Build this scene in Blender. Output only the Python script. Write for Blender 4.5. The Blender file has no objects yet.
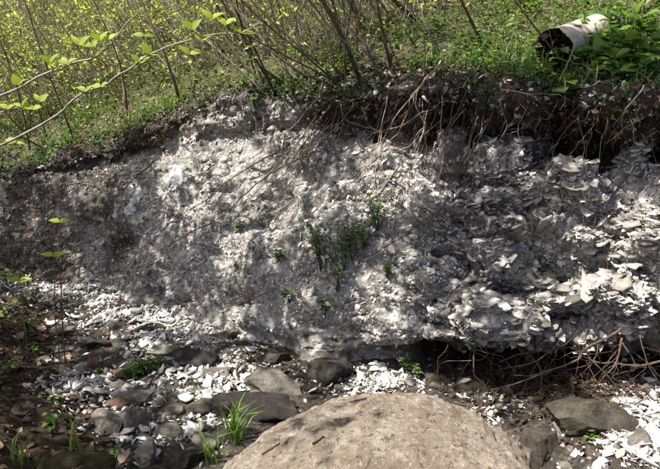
import bpy, math
import numpy as np
from mathutils import Vector, Matrix
from mathutils.bvhtree import BVHTree

# ------------------------------------------------------------------ camera, sky, sun, exposure
scene = bpy.context.scene
COL = scene.collection
CAM = np.array([0.0, 0.0, 1.6]); PITCH = math.radians(12.0); FPX = 571.0
cam_data = bpy.data.cameras.new('camera'); cam = bpy.data.objects.new('camera', cam_data)
COL.objects.link(cam); scene.camera = cam
cam.location = CAM; cam.rotation_euler = (math.radians(90) - PITCH, 0, 0)
cam_data.sensor_fit = 'HORIZONTAL'; cam_data.angle = 2 * math.atan(330.0 / FPX)
cam_data.clip_start = 0.05; cam_data.clip_end = 500

SUN_EL = math.radians(58.0); SUN_AZ = math.radians(-118.0)      # azimuth from +Y towards +X: sun high on the left, a little behind the camera
SUN = np.array([math.sin(SUN_AZ) * math.cos(SUN_EL), math.cos(SUN_AZ) * math.cos(SUN_EL), math.sin(SUN_EL)])
world = bpy.data.worlds.new('World'); scene.world = world; world.use_nodes = True
wn = world.node_tree.nodes; wl = world.node_tree.links; wn.clear()
sky = wn.new('ShaderNodeTexSky'); sky.sky_type = 'NISHITA'; sky.sun_disc = False
sky.air_density = 0.7; sky.dust_density = 3.5; sky.sun_elevation = SUN_EL; sky.sun_rotation = SUN_AZ
bg = wn.new('ShaderNodeBackground'); bg.inputs['Strength'].default_value = 0.075
wo = wn.new('ShaderNodeOutputWorld'); wl.new(sky.outputs[0], bg.inputs[0]); wl.new(bg.outputs[0], wo.inputs[0])
sun_data = bpy.data.lights.new('sun', 'SUN'); sun_data.energy = 5.0; sun_data.angle = math.radians(0.53)
sun_data.color = (1.0, 0.94, 0.85)
sun = bpy.data.objects.new('sun', sun_data); COL.objects.link(sun)
sun.rotation_euler = Vector(SUN).to_track_quat('Z', 'Y').to_euler(); sun.location = (-6, 3, 10)
scene.view_settings.view_transform = 'Standard'; scene.view_settings.look = 'None'
scene.view_settings.gamma = 1.0; scene.view_settings.use_curve_mapping = False
scene.view_settings.exposure = 1.2
scene.render.resolution_x = 1024; scene.render.resolution_y = 728

# ------------------------------------------------------------------ helpers
rng = np.random.default_rng(7)
CP, SP = math.cos(PITCH), math.sin(PITCH)
FWD = np.array([0, CP, -SP]); UPV = np.array([0, SP, CP])

def ray(px, row):
    return FWD + np.array([1.0, 0, 0]) * ((px - 330.0) / FPX) - UPV * ((row - 234.5) / FPX)
def at(px, row, y):                      # the point of a photo position at distance y in front of the camera
    d = ray(px, row); return CAM + d * (y / d[1])
def project(P):
    d = np.asarray(P) - CAM
    f = d @ FWD; f = np.where(f < 0.05, 0.05, f)
    return 330 + FPX * d[..., 0] / f, 234.5 - FPX * (d @ UPV) / f, f

def _hash(ix, iy, iz, s=0):
    h = (ix.astype(np.int64) * 374761393 + iy.astype(np.int64) * 668265263 + iz.astype(np.int64) * 2147483647 + s * 974634777) & 0xFFFFFFFF
    h = ((h ^ (h >> 13)) * 1274126177) & 0xFFFFFFFF
    h = ((h ^ (h >> 16)) * 2246822519) & 0xFFFFFFFF
    return ((h ^ (h >> 15)) & 0xFFFFFF) / float(0xFFFFFF)
def vnoise(p, s=0):
    p = np.asarray(p, float); i = np.floor(p).astype(np.int64); f = p - i; f = f * f * f * (f * (f * 6 - 15) + 10)
    r = 0
    for dx in (0, 1):
        for dy in (0, 1):
            for dz in (0, 1):
                w = (f[..., 0] if dx else 1 - f[..., 0]) * (f[..., 1] if dy else 1 - f[..., 1]) * (f[..., 2] if dz else 1 - f[..., 2])
                r = r + w * _hash(i[..., 0] + dx, i[..., 1] + dy, i[..., 2] + dz, s)
    return r * 2 - 1
def fbm(p, octaves=4, s=0):
    r = 0; a = 1.0; t = 0; p = np.asarray(p, float)
    for k in range(octaves):
        r = r + a * vnoise(p * (2.03 ** k) + 13.7 * k, s + k); t += a; a *= 0.5
    return r / t
def worley(p, s=0):
    p = np.asarray(p, float); i = np.floor(p).astype(np.int64); best = np.full(p.shape[:-1], 9.0); cid = np.zeros(p.shape[:-1])
    for dx in (-1, 0, 1):
        for dy in (-1, 0, 1):
            for dz in (-1, 0, 1):
                c = i + np.array([dx, dy, dz])
                q = np.stack([_hash(c[..., 0], c[..., 1], c[..., 2], s + k) for k in (0, 1, 2)], -1) + c
                d = np.linalg.norm(q - p, axis=-1); m = d < best
                best = np.where(m, d, best); cid = np.where(m, _hash(c[..., 0], c[..., 1], c[..., 2], s + 5), cid)
    return best, cid
def smooth01(x, a, b):
    t = np.clip((x - a) / (b - a), 0, 1); return t * t * (3 - 2 * t)
def norm(v):
    v = np.asarray(v, float); return v / np.maximum(np.linalg.norm(v, axis=-1, keepdims=True), 1e-9)

def raw_mesh(name, V, F, mat, smooth=False, tint=None, attrs=None):
    V = np.ascontiguousarray(V, np.float32); F = np.ascontiguousarray(F, np.int32); k = F.shape[1]
    me = bpy.data.meshes.new(name)
    me.vertices.add(len(V)); me.vertices.foreach_set('co', V.ravel())
    me.loops.add(F.size); me.loops.foreach_set('vertex_index', F.ravel())
    me.polygons.add(len(F)); me.polygons.foreach_set('loop_start', np.arange(len(F), dtype=np.int32) * k)
    me.update(calc_edges=True)
    if smooth: me.polygons.foreach_set('use_smooth', np.ones(len(F), bool))
    attrs = dict(attrs or {})
    if tint is not None: attrs['tint'] = tint
    for n_, a in attrs.items():
        at_ = me.attributes.new(n_, 'FLOAT', 'POINT'); at_.data.foreach_set('value', np.ascontiguousarray(a, np.float32))
    me.validate()
    if mat: me.materials.append(mat)
    return me
def link(name, me, parent=None, loc=None, kind=None):
    o = bpy.data.objects.new(name, me); COL.objects.link(o)
    if loc is not None: o.location = loc
    if parent is not None: o.parent = parent
    if kind: o['kind'] = kind
    return o
def tag(o, label, cat=None, group=None):
    o['label'] = label
    if cat: o['category'] = cat
    if group: o['group'] = group
    return o
def thing(name, label, cat, loc, group=None):
    return tag(link(name, None, None, loc), label, cat, group)

class MB:                                 # collects triangles of one part
    def __init__(self): self.V = []; self.F = []; self.T = []; self.n = 0
    def add(self, V, F, t=0.5):
        V = np.asarray(V, float); F = np.asarray(F, int)
        if F.shape[1] == 4: F = np.concatenate([F[:, [0, 1, 2]], F[:, [0, 2, 3]]])
        self.V.append(V); self.F.append(F + self.n); self.T.append(np.broadcast_to(np.asarray(t, float), (len(V),))); self.n += len(V)
    def tube(self, P, R, sides=5, t=0.5, cap=True):
        P = np.asarray(P, float); n = len(P); R = np.broadcast_to(np.asarray(R, float), (n,))
        T = norm(np.gradient(P, axis=0)); a = np.array([0.31, 0.87, 0.38])
        U = norm(np.cross(T, a)); W = np.cross(T, U)
        th = np.arange(sides) * 2 * math.pi / sides
        V = P[:, None] + R[:, None, None] * (np.cos(th)[None, :, None] * U[:, None] + np.sin(th)[None, :, None] * W[:, None])
        i = np.arange(n - 1)[:, None] * sides; j = np.arange(sides)[None]; j2 = (j + 1) % sides
        F = np.stack([i + j, i + j2, i + sides + j2, i + sides + j], -1).reshape(-1, 4)
        V = V.reshape(-1, 3); F3 = np.concatenate([F[:, [0, 1, 2]], F[:, [0, 2, 3]]])
        if cap:
            V = np.concatenate([V, P[:1], P[-1:]]); c0 = n * sides; jj = np.arange(sides); jj2 = (jj + 1) % sides
            F3 = np.concatenate([F3, np.stack([np.full(sides, c0), jj2, jj], -1), np.stack([np.full(sides, c0 + 1), (n - 1) * sides + jj, (n - 1) * sides + jj2], -1)])
        self.add(V, F3, t)
    def protos(self, protos, pos, R, scale, t):
        pos = np.asarray(pos); N = len(pos)
        if N == 0: return
        scale = np.asarray(scale, float); scale = np.broadcast_to(scale[:, None] if scale.ndim == 1 else scale, (N, 3))
        t = np.broadcast_to(np.asarray(t, float), (N,)); w = np.arange(N) % len(protos)
        for k, (pv, pf) in enumerate(protos):
            m = w == k; q = int(m.sum())
            if not q: continue
            V = np.einsum('nij,nvj->nvi', R[m], pv[None] * scale[m][:, None, :]) + pos[m][:, None]
            F = pf[None] + (np.arange(q) * len(pv))[:, None, None]
            self.add(V.reshape(-1, 3), F.reshape(-1, 3), np.repeat(t[m], len(pv)))
    def build(self, name, mat, parent=None, kind=None, smooth=False, origin=None):
        V = np.concatenate(self.V); F = np.concatenate(self.F); T = np.concatenate(self.T)
        if origin is None and parent is not None:
            origin = np.zeros(3); q = parent
            while q is not None: origin = origin + np.array(q.location); q = q.parent
            loc = None
        else: loc = origin
        if origin is None: origin = np.zeros(3)
        return link(name, raw_mesh(name, V - origin, F, mat, smooth, T), parent, loc, kind)

def basis(n, ang=None, tdir=None):        # frames with z along n
    n = norm(n); N = len(n)
    if tdir is None:
        a = np.where(np.abs(n[:, 2:3]) < 0.9, np.array([[0, 0, 1.0]]), np.array([[1.0, 0, 0]]))
        u = norm(np.cross(a, n)); v = np.cross(n, u)
        ang = rng.uniform(0, 2 * math.pi, N) if ang is None else np.broadcast_to(ang, (N,))
        u, v = u * np.cos(ang)[:, None] + v * np.sin(ang)[:, None], -u * np.sin(ang)[:, None] + v * np.cos(ang)[:, None]
    else:
        u = norm(tdir); v = norm(np.cross(n, u)); n = np.cross(u, v)
    return np.stack([u, v, n], -1)
def rvec(N, s=1.0): return rng.normal(0, s, (N, 3))

# ------------------------------------------------------------------ shape prototypes
def plate_proto(seed, k=7, rough=0.35, taper=0.8, closed=True):
    r = np.random.default_rng(seed); th = np.sort(np.arange(k) * 2 * math.pi / k + r.uniform(-.3, .3, k)); rad = 1 - r.uniform(0, rough, k)
    lo = np.stack([rad * np.cos(th), rad * np.sin(th), -.5 + r.uniform(-.1, .1, k)], -1)
    hi = np.stack([rad * np.cos(th) * taper, rad * np.sin(th) * taper, .5 + r.uniform(-.35, .2, k)], -1)
    V = np.concatenate([lo, hi, [[0, 0, .6]]] + ([[[0, 0, -.5]]] if closed else [])); F = []
    for j in range(k):
        j2 = (j + 1) % k
        F += [(j, j2, k + j2), (j, k + j2, k + j), (k + j, k + j2, 2 * k)] + ([(j2, j, 2 * k + 1)] if closed else [])
    return V, np.array(F)
def shell_proto(seed, k=6, closed=False):   # flat cupped piece of oyster shell
    r = np.random.default_rng(seed); th = np.arange(k) * 2 * math.pi / k + r.uniform(-.25, .25, k); rad = 1 - r.uniform(0, .4, k)
    x = rad * np.cos(th); y = rad * np.sin(th) * r.uniform(.5, .8); cup = r.uniform(-.25, .3)
    z = cup * (x * x + y * y) + r.uniform(-.09, .09, k); t = r.uniform(.08, .18)
    V = np.concatenate([np.stack([x, y, z - t], -1), np.stack([x * .94, y * .94, z], -1), [[0, 0, -.02]]] + ([[[0, 0, -.02 - t]]] if closed else [])); F = []
    for j in range(k):
        j2 = (j + 1) % k
        F += [(j, j2, k + j2), (j, k + j2, k + j), (k + j, k + j2, 2 * k)] + ([(j2, j, 2 * k + 1)] if closed else [])
    return V, np.array(F)
def chunk_proto(seed, sub=1):             # small angular stone
    import bmesh
    bm = bmesh.new(); bmesh.ops.create_icosphere(bm, subdivisions=sub, radius=1); r = np.random.default_rng(seed)
    V = np.array([v.co[:] for v in bm.verts]); F = np.array([[v.index for v in f.verts] for f in bm.faces]); bm.free()
    for _ in range(9):                    # cut facets
        d = norm(r.normal(0, 1, 3)); h = r.uniform(.55, .85); s = V @ d; V = V - np.maximum(s - h, 0)[:, None] * d
    return V * (1 + r.uniform(-.05, .05, (len(V), 1))), F
def leaf_small():
    return np.array([[0, 0, 0], [.45, -.3, .08], [1, 0, -.05], [.45, .3, .08]]), np.array([[0, 1, 2], [0, 2, 3]])
def leaf_big(w=.34, droop=.22, fold=.10, pet=.12):
    ts = [0, .18, .42, .68, .88]; ws = [0.03, .75, 1, .72, .33]; V = []; F = []
    V.append([-pet, 0, 0])
    for t, q in zip(ts, ws):
        z = -droop * t * t; V += [[t, 0, z], [t + .02, -w * q, z + fold * q], [t + .02, w * q, z + fold * q]]
    V.append([1.08, 0, -droop * 1.15]); n = len(ts)
    F += [(0, 2, 1), (0, 1, 3)]
    for k in range(n - 1):
        a = 1 + 3 * k; b = a + 3
        F += [(a, a + 1, b + 1), (a, b + 1, b), (a, b, b + 2), (a, b + 2, a + 2)]
    a = 1 + 3 * (n - 1); F += [(a, a + 1, len(V) - 1), (a, len(V) - 1, a + 2)]
    return np.array(V, float), np.array(F)
def leaf_curled(seed):                    # dead leaf
    V, F = leaf_big(.38, .0, .0, .15); r = np.random.default_rng(seed); V = V.copy()
    V[:, 2] = .5 * r.uniform(.3, 1) * V[:, 1] ** 2 / .14 * .5 + .25 * r.uniform(-1, 1) * (V[:, 0] - .5) ** 2 * 2 + r.uniform(-.06, .06, len(V)); V[:, 1] *= 1 + r.uniform(-.25, .25, len(V))
    return V, F
PLATES = [plate_proto(100 + i, 4 + i % 3, .5, .88, False) for i in range(12)]
SHELLS = [shell_proto(500 + i, 4 + (i % 5) // 2) for i in range(15)]
CHUNKS = [chunk_proto(200 + i) for i in range(8)]
LEAF2 = [leaf_small()]
LEAF6 = [(np.array([[0, 0, 0], [.3, -.27, .05], [.3, 0, -.02], [.3, .27, .05], [.7, -.22, .0], [.7, 0, -.08], [.7, .22, .0], [1, 0, -.16]]), np.array([[0, 1, 2], [0, 2, 3], [1, 4, 5], [1, 5, 2], [2, 5, 6], [2, 6, 3], [4, 7, 5], [5, 7, 6]]))]
LEAFB = [leaf_big(.34), leaf_big(.28, .35), leaf_big(.4, .12, .05)]
DEADL = [leaf_curled(300 + i) for i in range(6)]

# ------------------------------------------------------------------ materials
def new_mat(name):
    m = bpy.data.materials.new(name); m.use_nodes = True; nt = m.node_tree
    b = nt.nodes['Principled BSDF']; b.inputs['Specular IOR Level'].default_value = 0.25; b.inputs['Roughness'].default_value = 0.85
    return m, nt, b
def nd(nt, typ, **kw):
    n = nt.nodes.new(typ)
    for k, v in kw.items():
        if k in n.inputs: n.inputs[k].default_value = v
        else: setattr(n, k, v)
    return n
def noise(nt, scale, detail=6, rough=.6, coord=None, dist=0.0):
    n = nd(nt, 'ShaderNodeTexNoise', Scale=scale, Detail=detail, Roughness=rough, Distortion=dist)
    if coord is not None: nt.links.new(coord, n.inputs['Vector'])
    return n.outputs['Fac']
def ramp(nt, fac, stops, interp='LINEAR'):
    r = nt.nodes.new('ShaderNodeValToRGB'); r.color_ramp.interpolation = interp; e = r.color_ramp.elements
    while len(e) < len(stops): e.new(0.5)
    for k, (p, c) in enumerate(stops):
        e[k].position = p; e[k].color = (c, c, c, 1) if np.isscalar(c) else (*c, 1)
    nt.links.new(fac, r.inputs[0]); return r.outputs['Color']
def mix(nt, fac, a, b, mode='MIX'):
    m = nt.nodes.new('ShaderNodeMix'); m.data_type = 'RGBA'; m.blend_type = mode
    for sock, val in ((m.inputs['Factor'], fac), (m.inputs['A'], a), (m.inputs['B'], b)):
        if isinstance(val, bpy.types.NodeSocket): nt.links.new(val, sock)
        elif np.isscalar(val): sock.default_value = val
        else: sock.default_value = (*val, 1)
    return m.outputs['Result']
def attr(nt, name):
    a = nt.nodes.new('ShaderNodeAttribute'); a.attribute_name = name; return a.outputs['Fac']
def position(nt): return nt.nodes.new('ShaderNodeNewGeometry').outputs['Position']
def objco(nt): return nt.nodes.new('ShaderNodeTexCoord').outputs['Object']
def orand(nt): return nt.nodes.new('ShaderNodeObjectInfo').outputs['Random']
def bump(nt, b, h, strength=.5, dist=.01):
    n = nd(nt, 'ShaderNodeBump', Strength=strength, Distance=dist); nt.links.new(h, n.inputs['Height']); nt.links.new(n.outputs[0], b.inputs['Normal'])
def base(nt, b, c): nt.links.new(c, b.inputs['Base Color'])

def rocky(name, c_dark, c_mid, c_pale, scale=9, spots=None, bstr=.6, use_rand=True):
    m, nt, b = new_mat(name); p = position(nt)
    c = ramp(nt, noise(nt, scale, 8, .68, p), [(.3, c_dark), (.5, c_mid), (.72, c_pale)])
    if use_rand:
        c = mix(nt, .5, c, ramp(nt, orand(nt), [(0, .55), (1, 1.25)]), 'MULTIPLY')
    if spots is not None:
        c = mix(nt, ramp(nt, noise(nt, scale * 5, 8, .78, p), [(.54, 0.0), (.66, .7)]), c, spots)
    base(nt, b, c); bump(nt, b, noise(nt, scale * 7, 8, .7, p), bstr, .012); return m

# bank: crumbling grey flaky waste below, dark root-bound soil above
M_bank, nt, b = new_mat('flaky_grey_bank'); p = position(nt)
stone = ramp(nt, noise(nt, 3.2, 8, .7, p), [(.28, (.088, .081, .072)), (.48, (.25, .237, .217)), (.7, (.48, .46, .428))])
speck = nt.nodes.new('ShaderNodeTexVoronoi'); speck.inputs['Scale'].default_value = 42; nt.links.new(p, speck.inputs['Vector'])
stone = mix(nt, .75, stone, ramp(nt, speck.outputs['Color'], [(.15, .35), (.5, .9), (.85, 1.5)]), 'MULTIPLY')
stone = mix(nt, ramp(nt, noise(nt, 2.3, 6, .7, p), [(.58, 0.0), (.72, .45)]), stone, (.13, .105, .08))
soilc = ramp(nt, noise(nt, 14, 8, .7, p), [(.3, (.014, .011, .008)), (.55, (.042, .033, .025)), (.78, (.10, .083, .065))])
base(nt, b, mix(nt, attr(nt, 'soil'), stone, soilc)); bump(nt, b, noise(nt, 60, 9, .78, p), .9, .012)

M_hill, nt, b = new_mat('leaf_litter_ground'); p = position(nt)
c = ramp(nt, noise(nt, 11, 10, .75, p), [(.3, (.022, .016, .010)), (.5, (.075, .056, .036)), (.66, (.17, .13, .088)), (.8, (.28, .225, .155))])
c = mix(nt, ramp(nt, noise(nt, 1.6, 5, .6, p), [(.38, 0.1), (.58, .7)]), c, (.05, .075, .022))
base(nt, b, c); bump(nt, b, noise(nt, 30, 8, .7, p), .8, .03)

M_bed, nt, b = new_mat('gritty_stream_bed'); p = position(nt)
c = ramp(nt, noise(nt, 12, 9, .75, p), [(.3, (.018, .015, .012)), (.5, (.055, .047, .038)), (.7, (.13, .118, .10))])
vor = nt.nodes.new('ShaderNodeTexVoronoi'); vor.inputs['Scale'].default_value = 55; nt.links.new(p, vor.inputs['Vector'])
c = mix(nt, .7, c, ramp(nt, vor.outputs['Color'], [(.2, .35), (.6, 1.0), (.9, 1.7)]), 'MULTIPLY')
c = mix(nt, attr(nt, 'soil'), c, ramp(nt, noise(nt, 20, 8, .7, p), [(.3, (.012, .009, .006)), (.6, (.045, .032, .02)), (.8, (.10, .07, .045))]))
base(nt, b, c); bump(nt, b, noise(nt, 70, 8, .75, p), .9, .012)

M_flake, nt, b = new_mat('grey_white_flakes'); p = position(nt)
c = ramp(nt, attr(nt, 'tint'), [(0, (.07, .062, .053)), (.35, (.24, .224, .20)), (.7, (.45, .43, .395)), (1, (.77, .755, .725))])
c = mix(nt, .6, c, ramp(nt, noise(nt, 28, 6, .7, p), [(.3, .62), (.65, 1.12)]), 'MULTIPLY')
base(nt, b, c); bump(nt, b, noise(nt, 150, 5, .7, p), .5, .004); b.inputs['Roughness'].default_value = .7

M_white, nt, b = new_mat('shell'); p = position(nt)
c = ramp(nt, noise(nt, 30, 8, .7, p), [(.28, (.28, .26, .23)), (.48, (.54, .53, .505)), (.7, (.74, .74, .725))])
c = mix(nt, .55, c, ramp(nt, orand(nt), [(0, .62), (1, 1.05)]), 'MULTIPLY')
base(nt, b, c); bump(nt, b, noise(nt, 110, 6, .7, p), .5, .005)

M_slab = rocky('layered_grey_slab', (.19, .17, .138), (.41, .38, .325), (.68, .65, .585), 14, (.15, .115, .075), 1.0)
M_boulder, nt, b = new_mat('tan_mottled_boulder'); p = objco(nt)
c = ramp(nt, noise(nt, 4, 10, .72, p), [(.3, (.17, .13, .096)), (.5, (.36, .29, .215)), (.72, (.54, .455, .355))])
c = mix(nt, ramp(nt, noise(nt, 11, 10, .8, p), [(.50, 0.0), (.58, .85)]), c, (.58, .52, .43))
c = mix(nt, ramp(nt, noise(nt, 55, 8, .8, p), [(.54, 0.0), (.60, .9)]), c, (.64, .59, .51))
c = mix(nt, ramp(nt, noise(nt, 38, 7, .7, p, .3), [(.36, .8), (.46, 0.0)]), c, (.075, .055, .038))
c = mix(nt, ramp(nt, noise(nt, 2.2, 6, .6, p), [(.52, 0.0), (.66, .55)]), c, (.15, .12, .085))
mpb = nd(nt, 'ShaderNodeMapping'); mpb.inputs['Rotation'].default_value = (.4, .3, .6); mpb.inputs['Scale'].default_value = (1.2, 4.5, 2.0); nt.links.new(p, mpb.inputs['Vector'])
c = mix(nt, ramp(nt, noise(nt, 1.3, 5, .55, mpb.outputs[0], .6), [(.492, 0.0), (.5, .35), (.508, 0.0)]), c, (.06, .045, .032))
base(nt, b, c)
hh = nd(nt, 'ShaderNodeMath', operation='ADD'); nt.links.new(noise(nt, 18, 9, .7, p), hh.inputs[0]); nt.links.new(noise(nt, 110, 6, .75, p), hh.inputs[1])
bump(nt, b, hh.outputs[0], 1.0, .03)
M_rock_grey = rocky('grey_brown_rock', (.075, .067, .055), (.165, .149, .125), (.27, .25, .215), 13, (.33, .31, .275), 1.0)
M_rock_brown = rocky('brown_rock', (.024, .02, .015), (.065, .054, .041), (.13, .11, .085), 13, (.18, .16, .13), 1.0)
M_rock_dark = rocky('dark_damp_rock', (.014, .012, .010), (.036, .032, .027), (.085, .077, .066), 13, None, 1.0)
M_rock_red = rocky('reddish_brown_rock', (.075, .045, .032), (.16, .10, .072), (.24, .165, .125), 10)
M_rock_olive = rocky('olive_brown_rock', (.026, .024, .017), (.07, .065, .048), (.15, .14, .11), 12, (.05, .055, .02))
M_rock_moss = rocky('mossy_stream_rock', (.014, .012, .006), (.04, .036, .014), (.085, .065, .035), 14, (.045, .055, .012), 1.0)

def leaf_mat(name, c0, c1, trans=.45, rand=False, cols=None):
    m, nt, b = new_mat(name); out = nt.nodes['Material Output']
    f = orand(nt) if rand else attr(nt, 'tint')
    c = ramp(nt, f, cols or [(0, c0), (1, c1)])
    base(nt, b, c); b.inputs['Roughness'].default_value = .5; b.inputs['Specular IOR Level'].default_value = .35
    tr = nt.nodes.new('ShaderNodeBsdfTranslucent'); nt.links.new(mix(nt, 1.0, c, (1.5, 1.5, .8), 'MULTIPLY'), tr.inputs['Color'])
    ms = nt.nodes.new('ShaderNodeMixShader'); ms.inputs[0].default_value = trans
    nt.links.new(b.outputs[0], ms.inputs[1]); nt.links.new(tr.outputs[0], ms.inputs[2]); nt.links.new(ms.outputs[0], out.inputs['Surface'])
    return m
M_leaf_spring = leaf_mat('spring_leaf', 0, 0, .55, False, [(0, (.14, .22, .045)), (.4, (.30, .38, .09)), (.8, (.46, .50, .17)), (1, (.60, .60, .32))])
M_leaf_bright = leaf_mat('bright_leaf', (.24, .36, .03), (.38, .46, .05), .6, True)
M_leaf_green = leaf_mat('green_leaf', 0, 0, .45, False, [(0, (.035, .07, .016)), (.5, (.09, .16, .035)), (1, (.22, .29, .075))])
M_leaf_plant = leaf_mat('plant_leaf', (.06, .13, .028), (.17, .28, .06), .4, True)
M_leaf_dull = leaf_mat('dull_leaf', (.07, .125, .04), (.16, .22, .07), .4, True)
M_leaf_dark = leaf_mat('dark_leaf', (.022, .06, .014), (.06, .13, .03), .35)
M_grass = leaf_mat('grass_blade', (.06, .14, .025), (.17, .27, .05), .4, True)
M_dead = leaf_mat('dead_leaf', 0, 0, .12, False, [(0, (.022, .014, .008)), (.45, (.075, .05, .029)), (.8, (.16, .11, .066)), (1, (.30, .23, .155))])
M_dead_one = leaf_mat('dead_leaf_single', 0, 0, .12, True, [(0, (.06, .037, .02)), (.5, (.14, .093, .054)), (1, (.30, .22, .145))])
def barky(name, cd, cm, cp, scale=25):
    m, nt, b = new_mat(name); p = position(nt)
    c = ramp(nt, noise(nt, scale, 7, .7, p), [(.3, cd), (.52, cm), (.75, cp)])
    c = mix(nt, .45, c, ramp(nt, attr(nt, 'tint'), [(0, .5), (1, 1.5)]), 'MULTIPLY')
    base(nt, b, c); bump(nt, b, noise(nt, scale * 4, 6, .7, p), .6, .004); return m
M_bark = barky('brown_bark', (.05, .035, .025), (.12, .085, .06), (.22, .17, .125))
M_bark_grey = barky('grey_brown_bark', (.13, .113, .095), (.27, .24, .20), (.44, .40, .35))
M_root = barky('brown_root', (.035, .023, .016), (.09, .062, .045), (.18, .135, .10), 40)
M_root_pale = barky('pale_root', (.16, .125, .095), (.30, .25, .20), (.46, .41, .35), 40)
M_stick = barky('reddish_stick', (.05, .024, .014), (.11, .055, .033), (.19, .11, .07), 40)
M_rot, nt, b = new_mat('rotten_wood'); p = position(nt)
base(nt, b, ramp(nt, noise(nt, 30, 8, .7, p), [(.3, (.01, .007, .005)), (.55, (.045, .03, .02)), (.8, (.12, .085, .06))])); bump(nt, b, noise(nt, 60, 8, .7, p), 1, .015)
M_birch, nt, b = new_mat('white_birch_bark'); p = objco(nt)
mp = nd(nt, 'ShaderNodeMapping'); mp.inputs['Scale'].default_value = (4, 4, 17); nt.links.new(p, mp.inputs['Vector'])
c = ramp(nt, noise(nt, 7, 7, .65, p), [(.3, (.20, .165, .125)), (.5, (.40, .365, .31)), (.72, (.62, .59, .54))])
c = mix(nt, ramp(nt, noise(nt, 1.0, 4, .6, mp.outputs[0]), [(.58, 0.0), (.66, .6)]), c, (.14, .115, .09))
c = mix(nt, ramp(nt, noise(nt, 3.4, 5, .6, p), [(.50, 0.0), (.60, .7)]), c, (.17, .14, .10))
base(nt, b, c); bump(nt, b, noise(nt, 16, 8, .65, p), .6, .012)
M_plastic, nt, b = new_mat('torn_white_plastic'); out = nt.nodes['Material Output']
b.inputs['Base Color'].default_value = (.78, .8, .82, 1); b.inputs['Roughness'].default_value = .35
tr = nd(nt, 'ShaderNodeBsdfTranslucent'); tr.inputs[0].default_value = (.8, .82, .84, 1)
ms = nd(nt, 'ShaderNodeMixShader'); ms.inputs[0].default_value = .4
nt.links.new(b.outputs[0], ms.inputs[1]); nt.links.new(tr.outputs[0], ms.inputs[2])
tp = nd(nt, 'ShaderNodeBsdfTransparent'); ms2 = nd(nt, 'ShaderNodeMixShader'); nt.links.new(ramp(nt, noise(nt, 45, 4, .6, position(nt)), [(.38, .1), (.6, .7)]), ms2.inputs[0])
nt.links.new(ms.outputs[0], ms2.inputs[1]); nt.links.new(tp.outputs[0], ms2.inputs[2]); nt.links.new(ms2.outputs[0], out.inputs['Surface'])

# ------------------------------------------------------------------ terrain: bank and hillside as one continuous sheet
CC = [-420, -200, 0, 100, 200, 330, 450, 560, 660, 860, 1100]
TOE = [(288, 5.7), (288, 5.5), (287, 5.2), (298, 4.9), (325, 4.2), (372, 3.4), (385, 3.2), (400, 3.05), (405, 3.0), (405, 2.98), (405, 2.98)]
PROF = [   # per column: cavity back, cavity roof edge, mid face, upper face, recess, lip front, lip top  (photo row, distance)
 [(280, 5.9), (270, 6.1), (245, 6.7), (222, 7.2), (216, 7.3), (208, 7.3), (200, 7.5)],
 [(279, 5.7), (269, 5.9), (235, 6.5), (208, 6.9), (200, 7.0), (192, 7.0), (182, 7.2)],
 [(275, 5.4), (262, 5.5), (220, 6.0), (190, 6.3), (182, 6.4), (172, 6.35), (162, 6.6)],
 [(288, 5.0), (275, 5.1), (215, 5.5), (175, 5.8), (162, 5.9), (150, 5.85), (140, 6.05)],
 [(310, 4.3), (295, 4.35), (215, 4.75), (150, 5.1), (135, 5.15), (118, 5.12), (106, 5.3)],
 [(362, 3.45), (345, 3.5), (240, 3.8), (150, 4.1), (125, 4.25), (97, 4.1), (82, 4.3)],
 [(345, 3.75), (336, 3.22), (245, 3.45), (170, 3.72), (146, 4.12), (92, 3.80), (70, 4.02)],
 [(350, 3.9), (338, 3.05), (250, 3.25), (176, 3.50), (152, 4.10), (96, 3.52), (74, 3.76)],
 [(352, 3.9), (345, 2.95), (255, 3.12), (194, 3.36), (168, 4.0), (105, 3.38), (84, 3.6)],
 [(352, 3.9), (345, 2.92), (255, 3.05), (182, 3.35), (152, 3.75), (105, 3.4), (84, 3.6)],
 [(352, 3.9), (345, 2.92), (255, 3.05), (182, 3.35), (152, 3.75), (105, 3.4), (84, 3.6)]]
cols = np.arange(-420, 1100, 2.0); NC = len(cols)
ctrl = np.array([[TOE[i]] + PROF[i] for i in range(len(CC))], float)            # columns, 8, (row, y)
def smooth_cols(a, w=21):
    k = np.hanning(2 * w + 1); k /= k.sum(); return np.convolve(np.pad(a, w, mode='edge'), k, mode='valid')
K = np.stack([np.stack([smooth_cols(np.interp(cols, CC, ctrl[:, j, q])) for q in (0, 1)], -1) for j in range(8)], 0)   # 8, NC, 2
K[:, :, 1] += 0.10 * fbm(np.stack([cols / 60, cols * 0, cols * 0], -1), 3, 91)[None] * np.array([.2, 1, 1.3, .8, .7, .8, 1.4, 1.2])[:, None]
K[6:, :, 0] += 10 * fbm(np.stack([cols / 38, cols * 0, cols * 0 + 5], -1), 3, 95)[None]
wv = 17 * fbm(np.stack([cols / 46, cols * 0, cols * 0 + 9], -1), 3, 96) * smooth01(cols, 260, 380); K[4, :, 0] += wv; K[5, :, 0] += wv * .8
K[6, :, 0] += 9 * fbm(np.stack([cols / 30, cols * 0, cols * 0 + 2], -1), 3, 94); K[5:7, :, 1] += .16 * fbm(np.stack([cols / 40, cols * 0, cols * 0 + 4], -1), 3, 93) * smooth01(cols, 260, 380)
pts = np.zeros((9, NC, 3))
for j in range(8):
    v = (K[j, :, 0] - 234.5) / FPX; dy = CP - v * SP; dz = -SP - v * CP; t = K[j, :, 1] / dy
    pts[j + 1] = np.stack([(cols - 330) / FPX * t, K[j, :, 1], CAM[2] + dz * t], -1)
pts[0] = pts[1] + np.array([0, -.25, -.30])
SEG = [6, 14, 16, 80, 66, 22, 30, 12]
rows = []; par = []
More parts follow.
